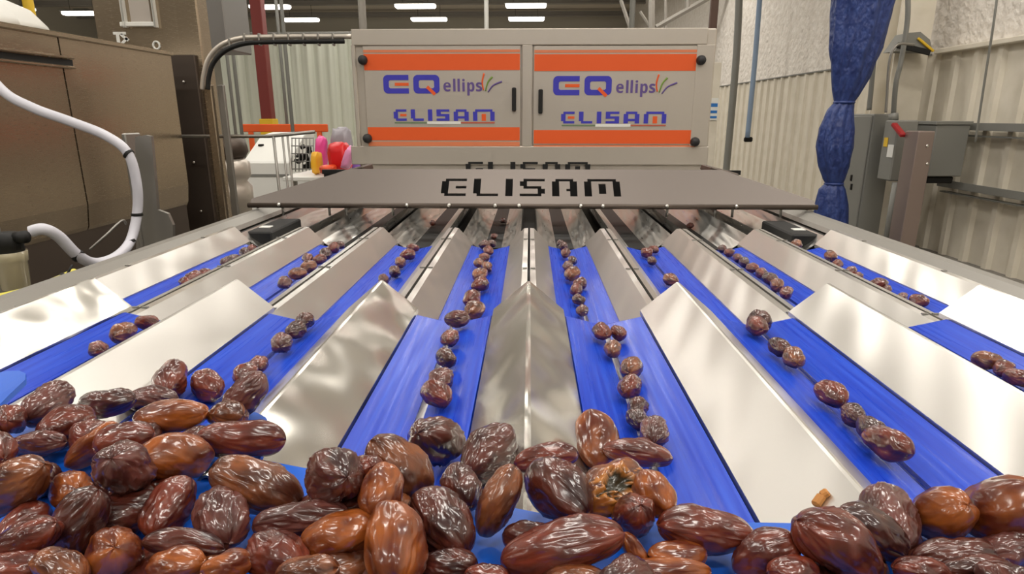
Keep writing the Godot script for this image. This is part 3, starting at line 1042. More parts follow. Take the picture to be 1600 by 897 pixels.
# ------------------------------------------------------------------ background on the left
func background():
	# cable conduit arching to the cabinet
	var z := 2.98
	var path := [at(549, 57, z), at(480, 57, z), at(410, 58, z), at(375, 60, z), at(345, 71, z), at(326, 92, z), at(318, 120, z), at(316, 140, z)]
	var t := thing("cable_conduit", "steel conduit arching to the inspection cabinet with black cable", "conduit", at(330, 330, z))
	var s := st(true)
	tube(s, smooth_path(path, 6), 0.011, 10)
	wpart("pipe", s, M.steel, t)
	var inner := [at(538, 64.5, z - 0.01), at(480, 65, z - 0.01), at(410, 66, z - 0.01), at(378, 69, z - 0.01), at(351, 80, z - 0.01), at(333, 99, z - 0.01), at(326, 122, z - 0.01), at(325, 140, z - 0.01)]
	s = st(true)
	tube(s, smooth_path(inner, 6), 0.0105, 10)
	wpart("cable", s, M.black, t)
	s = st()
	var a := at(322, 132, z)
	box(s, Vector3(a.x, a.y * 0.5, a.z - 0.02), Vector3(0.035, a.y, 0.03), 0.004)
	wpart("pole", s, M.bronze_steel, t)
	s = st()
	box(s, Vector3(a.x + 0.045, a.y * 0.5, a.z - 0.05), Vector3(0.03, a.y, 0.02), 0.003)
	wpart("pole", s, M.rail, t)
	for i in 8:
		var q := at(360 + i * 23, 62 if i > 0 else 69, z - 0.002)
		s = st()
		box(s, q, Vector3(0.008, 0.052, 0.028), 0.002)
		wpart("clip", s, M.rail, t)

	# handrail
	var zr := 3.3
	t = thing("handrail", "thin steel handrail in front of the white machine", "railing", at(450, 330, zr))
	s = st(true)
	tube(s, [at(276, 213, zr), at(420, 213, zr), at(492, 206, zr)], 0.009, 8)
	wpart("bar", s, M.rail, t)
	for px in [427, 441, 449]:
		s = st(true)
		var h := at(px, 210, zr)
		tube(s, [h, Vector3(h.x + 0.01, 0, h.z)], 0.008 if px < 440 else 0.006, 8)
		wpart("post", s, M.rail, t)
	# stainless drum
	var zd := 3.9
	var dp := at(362, 330, zd)
	t = thing("steel_drum", "rounded stainless motor housing behind the conduit pole", "motor housing", Vector3(dp.x, 0, dp.z))
	var k := 4.0 / F
	s = st(true)
	lathe(s, [Vector2(0, dp.y - 0.3), Vector2(22 * k * 1.3, dp.y - 0.3), Vector2(23 * k * 1.3, dp.y + 8 * k), Vector2(26 * k * 1.3, dp.y + 12 * k), Vector2(26 * k * 1.3, dp.y + 38 * k), Vector2(21 * k * 1.3, dp.y + 46 * k), Vector2(26 * k * 1.3, dp.y + 54 * k), Vector2(26 * k * 1.3, dp.y + 74 * k), Vector2(18 * k * 1.3, dp.y + 82 * k), Vector2(0, dp.y + 82 * k)], 32)
	wpart("body", s, M.steel, t)
	s = st(true)
	lathe(s, [Vector2(0, dp.y + 82 * k), Vector2(22 * k * 1.3, dp.y + 82 * k), Vector2(26 * k * 1.3, dp.y + 90 * k), Vector2(24 * k * 1.3, dp.y + 108 * k), Vector2(10 * k * 1.3, dp.y + 114 * k), Vector2(0, dp.y + 114 * k)], 32)
	wpart("cap", s, M.brown_metal, t)
	(t.get_node("body") as Node3D).position = Vector3.ZERO
	(t.get_node("cap") as Node3D).position = Vector3.ZERO
	s = st()
	box(s, Vector3(0, (dp.y - 0.3) * 0.5, 0), Vector3(0.14, dp.y - 0.3, 0.14), 0.01)
	part("stand", fin(s), M.brown_metal, t)

	# white machine with sloping top
	var zm := 7.0
	t = thing("white_machine", "white box-shaped machine with sloping lid behind the handrail", "machine", Vector3(at(418, 300, zm).x, 0, -zm))
	var l := at(381, 255, zm)
	var r := at(452, 255, zm)
	var hi := at(420, 214, zm)
	s = st()
	prism(s, [Vector2(0, 0.0), Vector2(0.9, 0.0), Vector2(0.9, hi.y + 0.03), Vector2(0.55, hi.y), Vector2(0, l.y + 0.02), Vector2(-0.02, l.y)], Vector3(l.x, 0, -zm), Vector3(0, 0, -1), Vector3.UP, Vector3(r.x - l.x, 0, 0))
	wpart("body", s, M.white, t)
	s = st()
	box(s, at(416, 274, zm) + Vector3(0, 0, 0.01), Vector3((r.x - l.x) * 1.02, 0.03, 0.03), 0.004)
	wpart("band", s, M.grey_paint, t)
	s = st(true)
	lathe(s, [Vector2(0, 0.02), Vector2(0.03, 0.02), Vector2(0.035, 0.0), Vector2(0, 0)], 14, at(408, 228, zm + 0.33))
	wpart("cap", s, M.dark_metal, t)

	# table with bags and boxes
	var zt := 6.0
	var tb := at(515, 276, zt)
	t = thing("packing_table", "white table holding colourful bags behind the guard plate", "table", Vector3(tb.x, 0, -zt - 0.3))
	s = st()
	box(s, Vector3(tb.x - 0.05, tb.y - 0.02, -zt - 0.35), Vector3(0.78, 0.04, 0.8), 0.006)
	wpart("tabletop", s, M.white, t)
	for sx in [-0.36, 0.30]:
		for sz in [-0.05, -0.65]:
			s = st()
			box(s, Vector3(tb.x + sx, (tb.y - 0.04) * 0.5, -zt + sz), Vector3(0.04, tb.y - 0.04, 0.04), 0.004)
			wpart("leg", s, M.rail, t)
	var bags := [
		[531, 246, 30, 40, 0.10, Color(0.85, 0.10, 0.12), "glossy red bag leaning on the white table", 0.12],
		[502, 240, 14, 48, 0.45, Color(0.93, 0.32, 0.62), "small bright pink bag beside the red bag", -0.1],
		[545, 246, 12, 34, -0.10, Color(0.95, 0.62, 0.80), "pale pink bag in front of the red bag", -0.45],
		[555, 255, 10, 20, 0.34, Color(0.50, 0.35, 0.68), "purple bag next to the pale pink bag", 0.2],
		[495, 254, 12, 30, 0.20, Color(0.93, 0.70, 0.16), "yellow packet standing left of the red bag", 0.0],
		[513, 265, 20, 13, -0.10, Color(0.88, 0.30, 0.10), "orange packet lying below the red bag", 0.0],
		[536, 231, 28, 54, 0.50, Color(0.62, 0.60, 0.63), "grey bag on top of the pile behind the red bag", 0.1]]
	for bg in bags:
		var p := at(bg[0], bg[1], zt + bg[4])
		var kk: float = (zt + bg[4]) * 1.0 / F
		s = st(true)
		pillow(s, p, Vector3(bg[2] * kk * 1.15, bg[3] * kk * 1.12, 0.10), Basis(Vector3(0, 0, 1), bg[7]), int(bg[0]))
		solo("bag" if bg[6].contains("bag") else "packet", s, mat(bg[5], 0.4), bg[6], "bag")
	# crate with dark clutter
	var zk := 6.8
	t = thing("wire_crate", "grey wire crate filled with dark tools beside the white machine", "crate", at(470, 270, zk))
	s = st(true)
	for i in 7:
		var px := 456.0 + i * 5.6
		tube(s, [at(px, 268, zk), at(px, 215, zk)], 0.006, 5)
	for i in 5:
		tube(s, [at(455, 216 + i * 12, zk), at(490, 216 + i * 12, zk)], 0.006, 5)
	wpart("grid", s, M.grey_paint, t)
	s = st()
	var rg := RandomNumberGenerator.new()
	rg.seed = 4
	for i in 16:
		box(s, at(rg.randf_range(460, 486), rg.randf_range(226, 262), zk + rg.randf_range(0.04, 0.12)), Vector3(rg.randf_range(0.02, 0.08), rg.randf_range(0.02, 0.07), 0.05), 0.006, Basis.from_euler(Vector3(0, rg.randf() * 2.0, rg.randf() * 3.0)))
	wpart("contents", s, M.dark_metal, t)
	s = st()
	var cb := at(472, 272, zk)
	box(s, Vector3(cb.x, cb.y * 0.5, cb.z - 0.08), Vector3(0.26, cb.y, 0.14), 0.01)
	wpart("base", s, M.white, t)

	# orange barrier, red column, strip curtains
	var zo := 11.0
	s = st()
	var oa := at(378, 200, zo)
	var ob := at(512, 200, zo)
	box(s, Vector3((oa.x + ob.x) * 0.5, oa.y, -zo), Vector3(ob.x - oa.x, 0.13, 0.06), 0.01)
	for i in 3:
		box(s, Vector3(lerpf(oa.x, ob.x, 0.1 + i * 0.4), oa.y * 0.5, -zo), Vector3(0.08, oa.y, 0.05), 0.005)
	solo("barrier", s, M.orange, "orange-red barrier rail in front of the strip curtains", "barrier")
	var zc := 12.0
	var cc := at(420, 190, zc)
	t = thing("column", "dark red column with yellow foot before the strip curtains", "column", Vector3(cc.x, 0, -zc))
	s = st()
	box(s, Vector3(0, 2.7, 0), Vector3(0.20, 5.4, 0.2), 0.01)
	part("shaft", fin(s), M.red_paint, t)
	s = st()
	box(s, Vector3(0, 0.62, 0), Vector3(0.26, 1.24, 0.26), 0.01)
	part("foot", fin(s), M.yellow, t)
	var zs := 13.2
	var la := at(345, 100, zs)
	var ra := at(600, 100, zs)
	t = thing("strip_curtain", "hazy greenish plastic strip curtain closing off the hall", "curtain", Vector3((la.x + ra.x) * 0.5, 0, -zs))
	var n := 14
	for i in n:
		s = st(true)
		var x0: float = lerpf(la.x, ra.x, float(i) / n)
		var wd: float = (ra.x - la.x) / n * 1.12
		var bow := []
		for q in 9:
			bow.append(Vector2(wd * q / 8.0, sin(PI * q / 8.0) * 0.05 + sin(q * 1.7 + i) * 0.012))
		for q in 8:
			var p0: Vector2 = bow[q]; var p1: Vector2 = bow[q + 1]
			var b0 := Vector3(x0 + p0.x, 0.05, -zs + p0.y + 0.02 * (i % 2)); var b1 := Vector3(x0 + p1.x, 0.05, -zs + p1.y + 0.02 * (i % 2))
			var up := Vector3(0, 2.78, 0)
			tri(s, b0, b0 + up, b1 + up); tri(s, b0, b1 + up, b1)
		wpart("strip", s, M.strip, t)
	s = st()
	box(s, Vector3((la.x + ra.x) * 0.5, 2.86, -zs), Vector3(ra.x - la.x + 0.1, 0.08, 0.1), 0.01)
	wpart("rail", s, M.grey_paint, t)
	for px in [440, 356, 366, 448]:
		s = st(true)
		var zz: float = 9.5 + 0.3 * (px % 7)
		var bp := at(px, 100, zz)
		tube(s, [Vector3(bp.x, 0, -zz), Vector3(bp.x, 5.35, -zz)], 0.028, 8)
		solo("pipe_riser", s, M.grey_paint, "thin grey pipe rising to the ceiling before the strip curtain", "pipe", "pipes before the strip curtain")
	# yellow pole at the far left
	s = st(true)
	var yp := at(44, 5, 8.0)
	tube(s, [Vector3(yp.x, 0, -8), Vector3(yp.x, 5.35, -8)], 0.06, 10)
	solo("yellow_pole", s, M.yellow, "yellow pole rising behind the stainless machine", "pole")
	# pipes and truss above the cabinet
	for q in [[988, 6.0, 0.025, "grey_paint", "pale blue-grey pipe rising behind the inspection cabinet"], [760, 9.0, 0.03, "white", "white pipe hanging behind the middle of the inspection cabinet"], [566, 9.0, 0.05, "beam", "dark post rising behind the left end of the inspection cabinet"]]:
		s = st(true)
		var pp := at(q[0], 20, q[1])
		tube(s, [Vector3(pp.x, 0, -q[1]), Vector3(pp.x, 5.38, -q[1])], q[2], 10)
		solo("pipe_riser", s, M[q[3]], q[4], "pipe")
	t = thing("roof_truss", "dark steel roof truss rising to the right wall", "truss", at(1030, 40, 14.0))
	for seg in [[1018, 45, 1018, -60, 0.07], [1040, 45, 1040, -60, 0.03], [1025, 43, 1110, -5, 0.06], [1110, -5, 1200, -60, 0.06], [960, -5, 1200, -5, 0.05], [1000, 18, 1018, 45, 0.03], [1075, 15, 1075, -50, 0.05], [970, 0, 985, 45, 0.04]]:
		s = st()
		var p := at(seg[0], seg[1], 14.0)
		var q := at(seg[2], seg[3], 14.0)
		q.z = p.z
		tube(s, [p, q], seg[4], 6)
		wpart("bar", s, M.beam, t)

func pillow(s: SurfaceTool, c: Vector3, size: Vector3, b: Basis, sd: int):
	var f := FastNoiseLite.new()
	f.seed = sd
	f.frequency = 1.1
	var n := 14
	var grid := []
	for i in n + 1:
		var row := []
		var v := PI * i / n
		for j in 2 * n:
			var u := TAU * j / (2 * n)
			var d := Vector3(sin(v) * cos(u), cos(v), sin(v) * sin(u))
			var q := Vector3(sign(d.x) * pow(abs(d.x), 0.6), sign(d.y) * pow(abs(d.y), 0.6), d.z)
			q *= 1.0 + 0.22 * f.get_noise_3dv(d * 1.2)
			row.append(c + b * Vector3(q.x * size.x, q.y * size.y, q.z * size.z * 2.0) * 0.5)
		grid.append(row)
	for i in n:
		for j in 2 * n:
			var k := (j + 1) % (2 * n)
			quad_out(s, grid[i][j], grid[i][k], grid[i + 1][k], grid[i + 1][j], c)

# ------------------------------------------------------------------ things along the right wall
func right_wall_things():
	# wall column
	var cz := 6.55
	var ca := at(1398, 100, cz)
	var t := thing("wall_column", "cream painted steel column against the ribbed wall", "column", Vector3(3.93, 0, -cz - 0.1))
	var s := st()
	box(s, Vector3(ca.x + 0.14, 2.7, -cz), Vector3(0.32, 5.4, 0.02))
	box(s, Vector3(ca.x + 0.14, 2.7, -cz - 0.3), Vector3(0.32, 5.4, 0.02))
	box(s, Vector3(ca.x + 0.14, 2.7, -cz - 0.15), Vector3(0.02, 5.4, 0.3))
	wpart("shaft", s, M.cream, t)
	# blue tarp tied in bundles
	var zt := 5.8
	var prof := [[1352, -40, 44], [1350, 0, 40], [1345, 30, 37], [1337, 75, 33], [1329, 120, 25], [1322, 148, 17], [1319, 160, 13], [1313, 172, 17], [1307, 200, 23], [1304, 230, 25], [1303, 260, 21], [1303, 280, 15], [1303, 287, 12], [1300, 296, 18], [1299, 320, 22], [1297, 350, 24], [1296, 420, 26]]
	t = thing("blue_tarp", "dark blue tarpaulin bundled and tied, hanging from above", "tarp", at(1300, 400, zt))
	var f := FastNoiseLite.new()
	f.seed = 5
	f.frequency = 0.9
	var rows := []
	var centre := []
	for i in prof.size() - 1:
		for m in 4:
			var u := m / 4.0
			centre.append([lerpf(prof[i][0], prof[i + 1][0], u), lerpf(prof[i][1], prof[i + 1][1], u), lerpf(prof[i][2], prof[i + 1][2], u)])
	s = st(true)
	var seg := 40
	for q in centre:
		var p := at(q[0], q[1], zt)
		var rad: float = q[2] * zt * 1.0 / F
		var ring := []
		for k in seg:
			var an := TAU * k / seg
			var fold: float = 1.0 + 0.10 * sin(an * 9.0 + f.get_noise_1d(p.y * 1.4) * 3.0) + 0.10 * f.get_noise_3d(cos(an) * 1.5, p.y * 2.2, sin(an) * 1.5)
			ring.append(p + Vector3(cos(an) * rad, 0, sin(an) * rad * 0.8) * fold)
		rows.append(ring)
	for i in rows.size() - 1:
		var mid := at(centre[i][0], centre[i][1], zt)
		for k in seg:
			var j := (k + 1) % seg
			quad_out(s, rows[i][k], rows[i][j], rows[i + 1][j], rows[i + 1][k], mid)
	wpart("sheet", s, M.tarp, t)
	for q in [[1319, 160, 13.0], [1303, 287, 12.0]]:
		s = st(true)
		var p := at(q[0], q[1], zt)
		var rr: float = q[2] * zt / F
		var ring := []
		for k in 25:
			ring.append(p + Vector3(cos(TAU * k / 24.0) * rr * 1.02, 0, sin(TAU * k / 24.0) * rr * 0.85))
		tube(s, ring, 0.014, 6)
		wpart("tie", s, M.tarp, t)
	# tall enclosure
	var X := 3.2
	var pn := at_x(1366, 178, X)
	var pf := at_x(1328, 178, X)
	var px2 := at(1402, 180, -pn.z)
	t = thing("electrical_enclosure", "tall light grey electrical enclosure beside the blue tarpaulin", "enclosure", Vector3((X + px2.x) * 0.5, 0, (pn.z + pf.z) * 0.5))
	s = st()
	box(s, Vector3((X + px2.x) * 0.5, pn.y * 0.5, (pn.z + pf.z) * 0.5), Vector3(px2.x - X, pn.y, pn.z - pf.z), 0.01)
	wpart("body", s, M.box_grey, t)
	s = st()
	box(s, Vector3(X - 0.008, pn.y * 0.5, (pn.z + pf.z) * 0.5), Vector3(0.016, pn.y - 0.04, pn.z - pf.z - 0.02), 0.005)
	var door := wpart("door", s, M.box_grey, t)
	for y in [278, 292]:
		s = st()
		box(s, at_x(1330, y, X - 0.02), Vector3(0.012, 0.06, 0.03), 0.004)
		wpart("latch", s, M.dark_metal, door)
	# disconnect switch
	X = 3.22
	var dn := at_x(1404, 190, X)
	var df := at_x(1383, 190, X)
	t = thing("disconnect_switch", "grey disconnect switch box with red lever", "switch box", Vector3(X + 0.08, 0, dn.z))
	s = st()
	var dlow := at_x(1400, 285, X).y
	var dhi := at_x(1400, 188, X).y
	box(s, Vector3(X + 0.09, (dlow + dhi) * 0.5, (dn.z + df.z) * 0.5), Vector3(0.18, dhi - dlow, dn.z - df.z), 0.01)
	wpart("body", s, M.box_grey, t)
	s = st()
	box(s, at_x(1391, 236, X - 0.004), Vector3(0.004, 0.11, 0.09))
	wpart("label_plate", s, M.white, t)
	s = st()
	box(s, at_x(1384, 222, X - 0.004), Vector3(0.004, 0.08, 0.06))
	wpart("warning_label", s, M.yellow, t)
	s = st()
	box(s, at_x(1404, 203, X - 0.03), Vector3(0.05, 0.035, 0.20), 0.008, Basis(Vector3(1, 0, 0), 0.5))
	wpart("lever", s, mat(Color(0.62, 0.10, 0.12), 0.45), t)
	s = st(true)
	tube(s, [at_x(1396, 188, X + 0.06), at_x(1396, 178, X + 0.06)], 0.04, 12)
	wpart("conduit", s, M.box_grey, t)
	s = st(true)
	tube(s, [at_x(1400, 285, X + 0.06), Vector3(X + 0.06, 0, at_x(1400, 285, X + 0.06).z)], 0.03, 10)
	wpart("conduit", s, M.box_grey, t)
	# stainless post and box
	X = 3.2
	var sn := at_x(1436, 205, X)
	var sf := at_x(1415, 205, X)
	var se := at(1462, 205, -sn.z)
	t = thing("steel_post", "wide pinkish stainless post before the ribbed wall", "post", Vector3(X + 0.05, 0, sn.z))
	s = st()
	box(s, Vector3((X + se.x) * 0.5, sn.y * 0.5, (sn.z + sf.z) * 0.5), Vector3(se.x - X, sn.y, sn.z - sf.z), 0.006)
	wpart("body", s, mat(Color(0.66, 0.60, 0.58), 0.42, 0.85), t)
	for y in [228, 256]:
		s = st(true)
		lathe(s, [Vector2(0, 0.008), Vector2(0.010, 0.006), Vector2(0.014, 0), Vector2(0, 0)], 10, at(1449, y, -sn.z - 0.002), Basis(Vector3.RIGHT, PI / 2))
		wpart("bolt", s, M.bright, t)
	s = st()
	var ba := at(1464, 195, 5.7)
	var bb := at(1502, 276, 5.7)
	box(s, Vector3((ba.x + bb.x) * 0.5, (ba.y + bb.y) * 0.5, -5.85), Vector3(bb.x - ba.x, ba.y - bb.y, 0.3), 0.008)
	t = thing("wall_box", "dark grey metal box fixed to the wall girt", "box", Vector3((ba.x + bb.x) * 0.5, bb.y, -5.85))
	wpart("body", s, M.box_grey, t)
	s = st()
	box(s, Vector3((ba.x + bb.x) * 0.5, bb.y - 0.035, -5.85), Vector3((bb.x - ba.x) * 0.8, 0.06, 0.2), 0.01)
	wpart("gland", s, M.black, t)
	s = st()
	box(s, Vector3((ba.x + bb.x) * 0.5, ba.y + 0.015, -5.85), Vector3((bb.x - ba.x) * 1.1, 0.03, 0.32), 0.004)
	wpart("top_flange", s, M.box_grey, t)
	# emergency light with yellow edge
	var ez := 6.34
	var ep := at(1430, 80, ez)
	t = thing("hooded_lamp", "black and yellow hooded fitting on the column", "lamp", ep)
	s = st()
	prism(s, [Vector2(-0.19, 0.0), Vector2(0.16, 0.0), Vector2(0.12, 0.10), Vector2(0.02, 0.17), Vector2(-0.10, 0.16)], Vector3(ep.x, ep.y, ep.z - 0.2), Vector3.RIGHT, Vector3.UP, Vector3(0, 0, 0.2))
	wpart("hood", s, M.box_grey, t)
	s = st()
	box(s, ep + Vector3(-0.02, 0.02, 0.005), Vector3(0.32, 0.05, 0.02), 0.004, Basis(Vector3(0, 0, 1), -0.22))
	wpart("visor", s, M.black, t)
	s = st()
	box(s, ep + Vector3(0.08, 0.055, 0.012), Vector3(0.20, 0.022, 0.02), 0.004, Basis(Vector3(0, 0, 1), -0.62))
	wpart("yellow_edge", s, M.yellow, t)
	# pipes and cables
	var lines := [
		[[[1366, 90, 6.3], [1362, 130, 6.3], [1358, 172, 6.3]], 0.022, "box_grey", "conduit_pipe", "grey conduit running down to the tall enclosure"],
		[[[1418, -20, 6.1], [1418, 30, 6.1], [1408, 95, 6.1], [1400, 130, 6.1], [1396, 178, 6.15]], 0.022, "box_grey", "conduit_pipe", "bent grey conduit running down to the disconnect switch"],
		[[[1428, 70, 5.98], [1402, 70, 5.95], [1390, 95, 5.95], [1386, 150, 5.95], [1384, 176, 5.95]], 0.012, "rail", "flexible_conduit", "thin flexible conduit looping from the hooded fitting"],
		[[[1560, -20, 4.75], [1552, 40, 4.75], [1538, 130, 4.8], [1524, 222, 4.85]], 0.008, "box_grey", "hanging_cable", "thin grey cable hanging along the ribbed wall"],
		[[[1184, -20, 9.5], [1178, 100, 9.5], [1170, 215, 9.5]], 0.035, "logo_pipe", "blue_pipe", "thin pale blue pipe hanging before the ribbed wall"],
		[[[1146, -20, 10.5], [1144, 100, 10.5], [1137, 290, 10.5]], 0.055, "box_grey", "grey_pole", "grey upright pole against the far ribbed wall"]]
	M.logo_pipe = mat(Color(0.52, 0.60, 0.70), 0.5)
	for q in lines:
		s = st(true)
		var pts := []
		for p in q[0]: pts.append(at(p[0], p[1], p[2]))
		if q[3] == "grey_pole" or q[3] == "blue_pipe":
			for i in pts.size(): pts[i].x = pts[0].x * 0.5 + pts[pts.size() - 1].x * 0.5
		tube(s, smooth_path(pts, 6), q[1], 10)
		solo(q[3], s, M[q[2]], q[4], "pipe")
	s = st()
	var hk := at(1169, 218, 9.5)
	box(s, hk, Vector3(0.12, 0.07, 0.06), 0.015)
	solo("pipe_hook", s, M.dark_metal, "dark hook at the lower end of the pale blue pipe", "hook")
	s = st()
	var br := at(1112, 60, 8.0)
	box(s, Vector3(br.x, 2.15, -8.0), Vector3(0.09, 1.6, 0.06), 0.01)
	t = thing("painted_post", "brown post with yellow upper part right of the inspection cabinet", "post", Vector3(br.x, 0, -8))
	box(s, Vector3(br.x, 0.7, -8.0), Vector3(0.05, 1.4, 0.05), 0.004)
	wpart("lower", s, mat(Color(0.36, 0.27, 0.23), 0.6), t)
	s = st()
	box(s, Vector3(br.x + 0.01, 4.16, -8.0), Vector3(0.09, 2.42, 0.06), 0.01)
	wpart("upper", s, mat(Color(0.68, 0.52, 0.22), 0.6), t)
	# notice
	var nz := 7.8
	var na := at(1106, 153, nz)
	var nb := at(1120, 188, nz)
	t = thing("wall_notice", "small white and blue notice right of the inspection cabinet", "sign", Vector3((na.x + nb.x) * 0.5, nb.y, -nz))
	s = st()
	box(s, (na + nb) * 0.5, Vector3(nb.x - na.x, na.y - nb.y, 0.006))
	wpart("sheet", s, M.white, t)
	for q in [[0.18, 0.16], [-0.12, 0.12], [-0.36, 0.10]]:
		s = st()
		box(s, (na + nb) * 0.5 + Vector3(0, q[0] * (na.y - nb.y), 0.004), Vector3((nb.x - na.x) * 0.9, q[1] * (na.y - nb.y), 0.003))
		wpart("blue_field", s, mat(Color(0.15, 0.45, 0.75), 0.5), t)
	# pale post carrying the notice
	s = st()
	box(s, Vector3((na.x + nb.x) * 0.5, 0.95, -nz - 0.03), Vector3(0.14, 1.9, 0.04), 0.006)
	solo("pale_board", s, M.cream, "pale upright board behind the white and blue notice", "board")

# ------------------------------------------------------------------ dates
func date_mesh(sd: int, kind: String) -> ArrayMesh:
	# unit date: long axis y from -0.5 to 0.5, width 1
	var f := FastNoiseLite.new()
	f.seed = sd * 13 + 1
	f.noise_type = FastNoiseLite.TYPE_SIMPLEX_SMOOTH
	f.frequency = 1.0
	f.fractal_type = FastNoiseLite.FRACTAL_NONE
	var g := FastNoiseLite.new()
	g.seed = sd * 17 + 5
	g.noise_type = FastNoiseLite.TYPE_SIMPLEX_SMOOTH
	g.frequency = 1.0
	g.fractal_octaves = 3
	var pal := {
		"D": [Color(0.034, 0.010, 0.008), Color(0.100, 0.023, 0.014), Color(0.080, 0.028, 0.023)],
		"R": [Color(0.070, 0.014, 0.009), Color(0.190, 0.036, 0.018), Color(0.110, 0.036, 0.030)],
		"A": [Color(0.110, 0.022, 0.008), Color(0.330, 0.088, 0.016), Color(0.200, 0.050, 0.016)],
		"B": [Color(0.065, 0.018, 0.009), Color(0.240, 0.075, 0.026), Color(0.120, 0.045, 0.028)],
		"P": [Color(0.060, 0.017, 0.014), Color(0.140, 0.042, 0.032), Color(0.150, 0.070, 0.064)],
		"X": [Color(0.090, 0.020, 0.009), Color(0.330, 0.100, 0.018), Color(0.130, 0.045, 0.022)]}
	var c: Array = pal[kind]
	var wrinkle := {"D": 0.070, "R": 0.055, "A": 0.032, "B": 0.050, "P": 0.080, "X": 0.05}
	var wr: float = wrinkle[kind]
	var nu := 64
	var nv := 40
	var s := SurfaceTool.new()
	s.begin(Mesh.PRIMITIVE_TRIANGLES)
	var bend := (float((sd * 37) % 100) / 100.0 - 0.5) * 0.16
	var lean := (float((sd * 53) % 100) / 100.0 - 0.5) * 0.5
	for i in nv + 1:
		var v := PI * i / nv
		var y := -cos(v)
		var base := pow(max(0.0, sin(v)), 0.86) * (1.0 + lean * 0.22 * y)
		for j in nu + 1:
			var a := TAU * j / nu
			var dx := cos(a)
			var dz := sin(a)
			# long folds that wander along the date
			var warp := f.get_noise_3d(dx * 0.9, y * 0.9 + 7.0, dz * 0.9) * 1.1
			var n1 := 1.0 - absf(f.get_noise_3d((dx + warp * 0.35) * 2.6, y * 0.95, (dz + warp * 0.35) * 2.6)) * 2.4
			var n2 := 1.0 - absf(g.get_noise_3d(dx * 4.6 + warp, y * 2.4 + 3.0, dz * 4.6)) * 2.2
			var low := f.get_noise_3d(dx * 0.8 + 20.0, y * 0.9, dz * 0.8)
			var fade: float = clampf(sin(v) * 1.8, 0.0, 1.0)
			var disp: float = 1.0 + (low * 0.15 + (n1 - 0.5) * wr + (n2 - 0.5) * wr * 0.22) * fade
			var torn := 0.0
			if kind == "X":
				var dd := Vector3(dx * base, y * 1.2, dz * base).distance_to(Vector3(0.75, -0.15, 0.65))
				dd += g.get_noise_3d(dx * 2.2, y * 2.6, dz * 2.2) * 0.55
				torn = clampf(1.0 - dd / 0.80, 0.0, 1.0)
				disp -= smoothstep(0.0, 0.5, torn) * 0.45
				disp += (0.10 if torn > 0.0 and torn < 0.22 else 0.0)
			var rad := 0.5 * base * disp
			var p := Vector3(dx * rad + bend * (1.0 - y * y), y * 0.5 * (1.0 + 0.04 * low), dz * rad * 0.94)
			var blot := g.get_noise_3d(dx * 0.7 + 5.0, y * 0.8, dz * 0.7 - 9.0)
			var col: Color = (c[0] as Color).lerp(c[1], clampf(0.5 + blot * 1.5, 0.0, 1.0))
			col = col.lerp(c[2], clampf((n1 - 0.62) * 1.6, 0.0, 0.75))
			if torn > 0.25: col = Color(0.030, 0.026, 0.012)
			elif torn > 0.0: col = Color(0.42, 0.16, 0.03)
			s.set_color(col)
			s.set_smooth_group(0)
			s.add_vertex(p)
	for i in nv:
		for j in nu:
			var q := i * (nu + 1) + j
			s.add_index(q); s.add_index(q + nu + 1); s.add_index(q + 1)
			s.add_index(q + 1); s.add_index(q + nu + 1); s.add_index(q + nu + 2)
	s.generate_normals()
	return s.commit()

var pool := {}
func date_node(called: String, r: Array, n: int) -> MeshInstance3D:
	var kind: String = r[8]
	var per := 1 if kind == "X" else 4
	var key := "%s%d" % [kind, n % per]
	if not pool.has(key):
		pool[key] = date_mesh(pool.size() * 3 + 2, kind)
	var ax := Vector3(r[3], r[4], r[5]).normalized()
	var up := Vector3.UP if absf(ax.y) < 0.9 else Vector3.BACK
	var sd := ax.cross(up).normalized()
	var fw := sd.cross(ax)
	var roll := fmod(n * 2.399, TAU)
	if kind == "X":
		# torn side towards the open top and the camera
		var want := Vector3(0.1, 0.7, 0.7)
		want = (want - ax * want.dot(ax)).normalized()
		sd = want.rotated(ax, 0.7)
		fw = sd.cross(ax)
		roll = 0.0
	var b := Basis(sd, ax, fw).rotated(ax, roll)
	b = b * Basis.from_scale(Vector3(r[6], r[7], r[6]))
	var o := part(called, pool[key], M.date, self, Vector3(r[0], r[1], r[2]))
	o.transform.basis = b
	return o

func dates():
	var look := {"D": "dark deeply wrinkled date", "R": "reddish-brown wrinkled date", "A": "glossy amber date", "B": "mid-brown date with pale streaks", "P": "dull purplish wrinkled date", "X": "torn amber date with dark open flesh"}
	var n := 0
	for r in HEAP:
		var o := date_node("date", r, n)
		n += 1
		var k: String = look[r[8]]
		var lane: int = clampi(2 * roundi((r[0] / HALF - 1.0) / 2.0) + 1, -7, 7)
		if r[9] == 1: k += " low in the heap, before the " + lane_words(lane)
		elif r[8] == "X": k += " on top of the heap"
		else:
			var steep: bool = absf(r[4]) > 0.55
			var long: bool = r[7] / r[6] > 1.75
			k = ("upright " if steep else ("slender " if long else "")) + k + " atop the heap, before the " + lane_words(lane)
		tag(o, k, "date", "dates heaped on the blue feed plate")
	for r in ROWS:
		var o := date_node("date", r, n)
		n += 1
		var where: String = {"near": "upper belt", "far": "lower belt", "tray": "steel tray"}[r[9]]
		tag(o, "%s on the %s, %s" % [look[r[8]], where, lane_words(r[10])], "date", "dates in rows on the lanes")

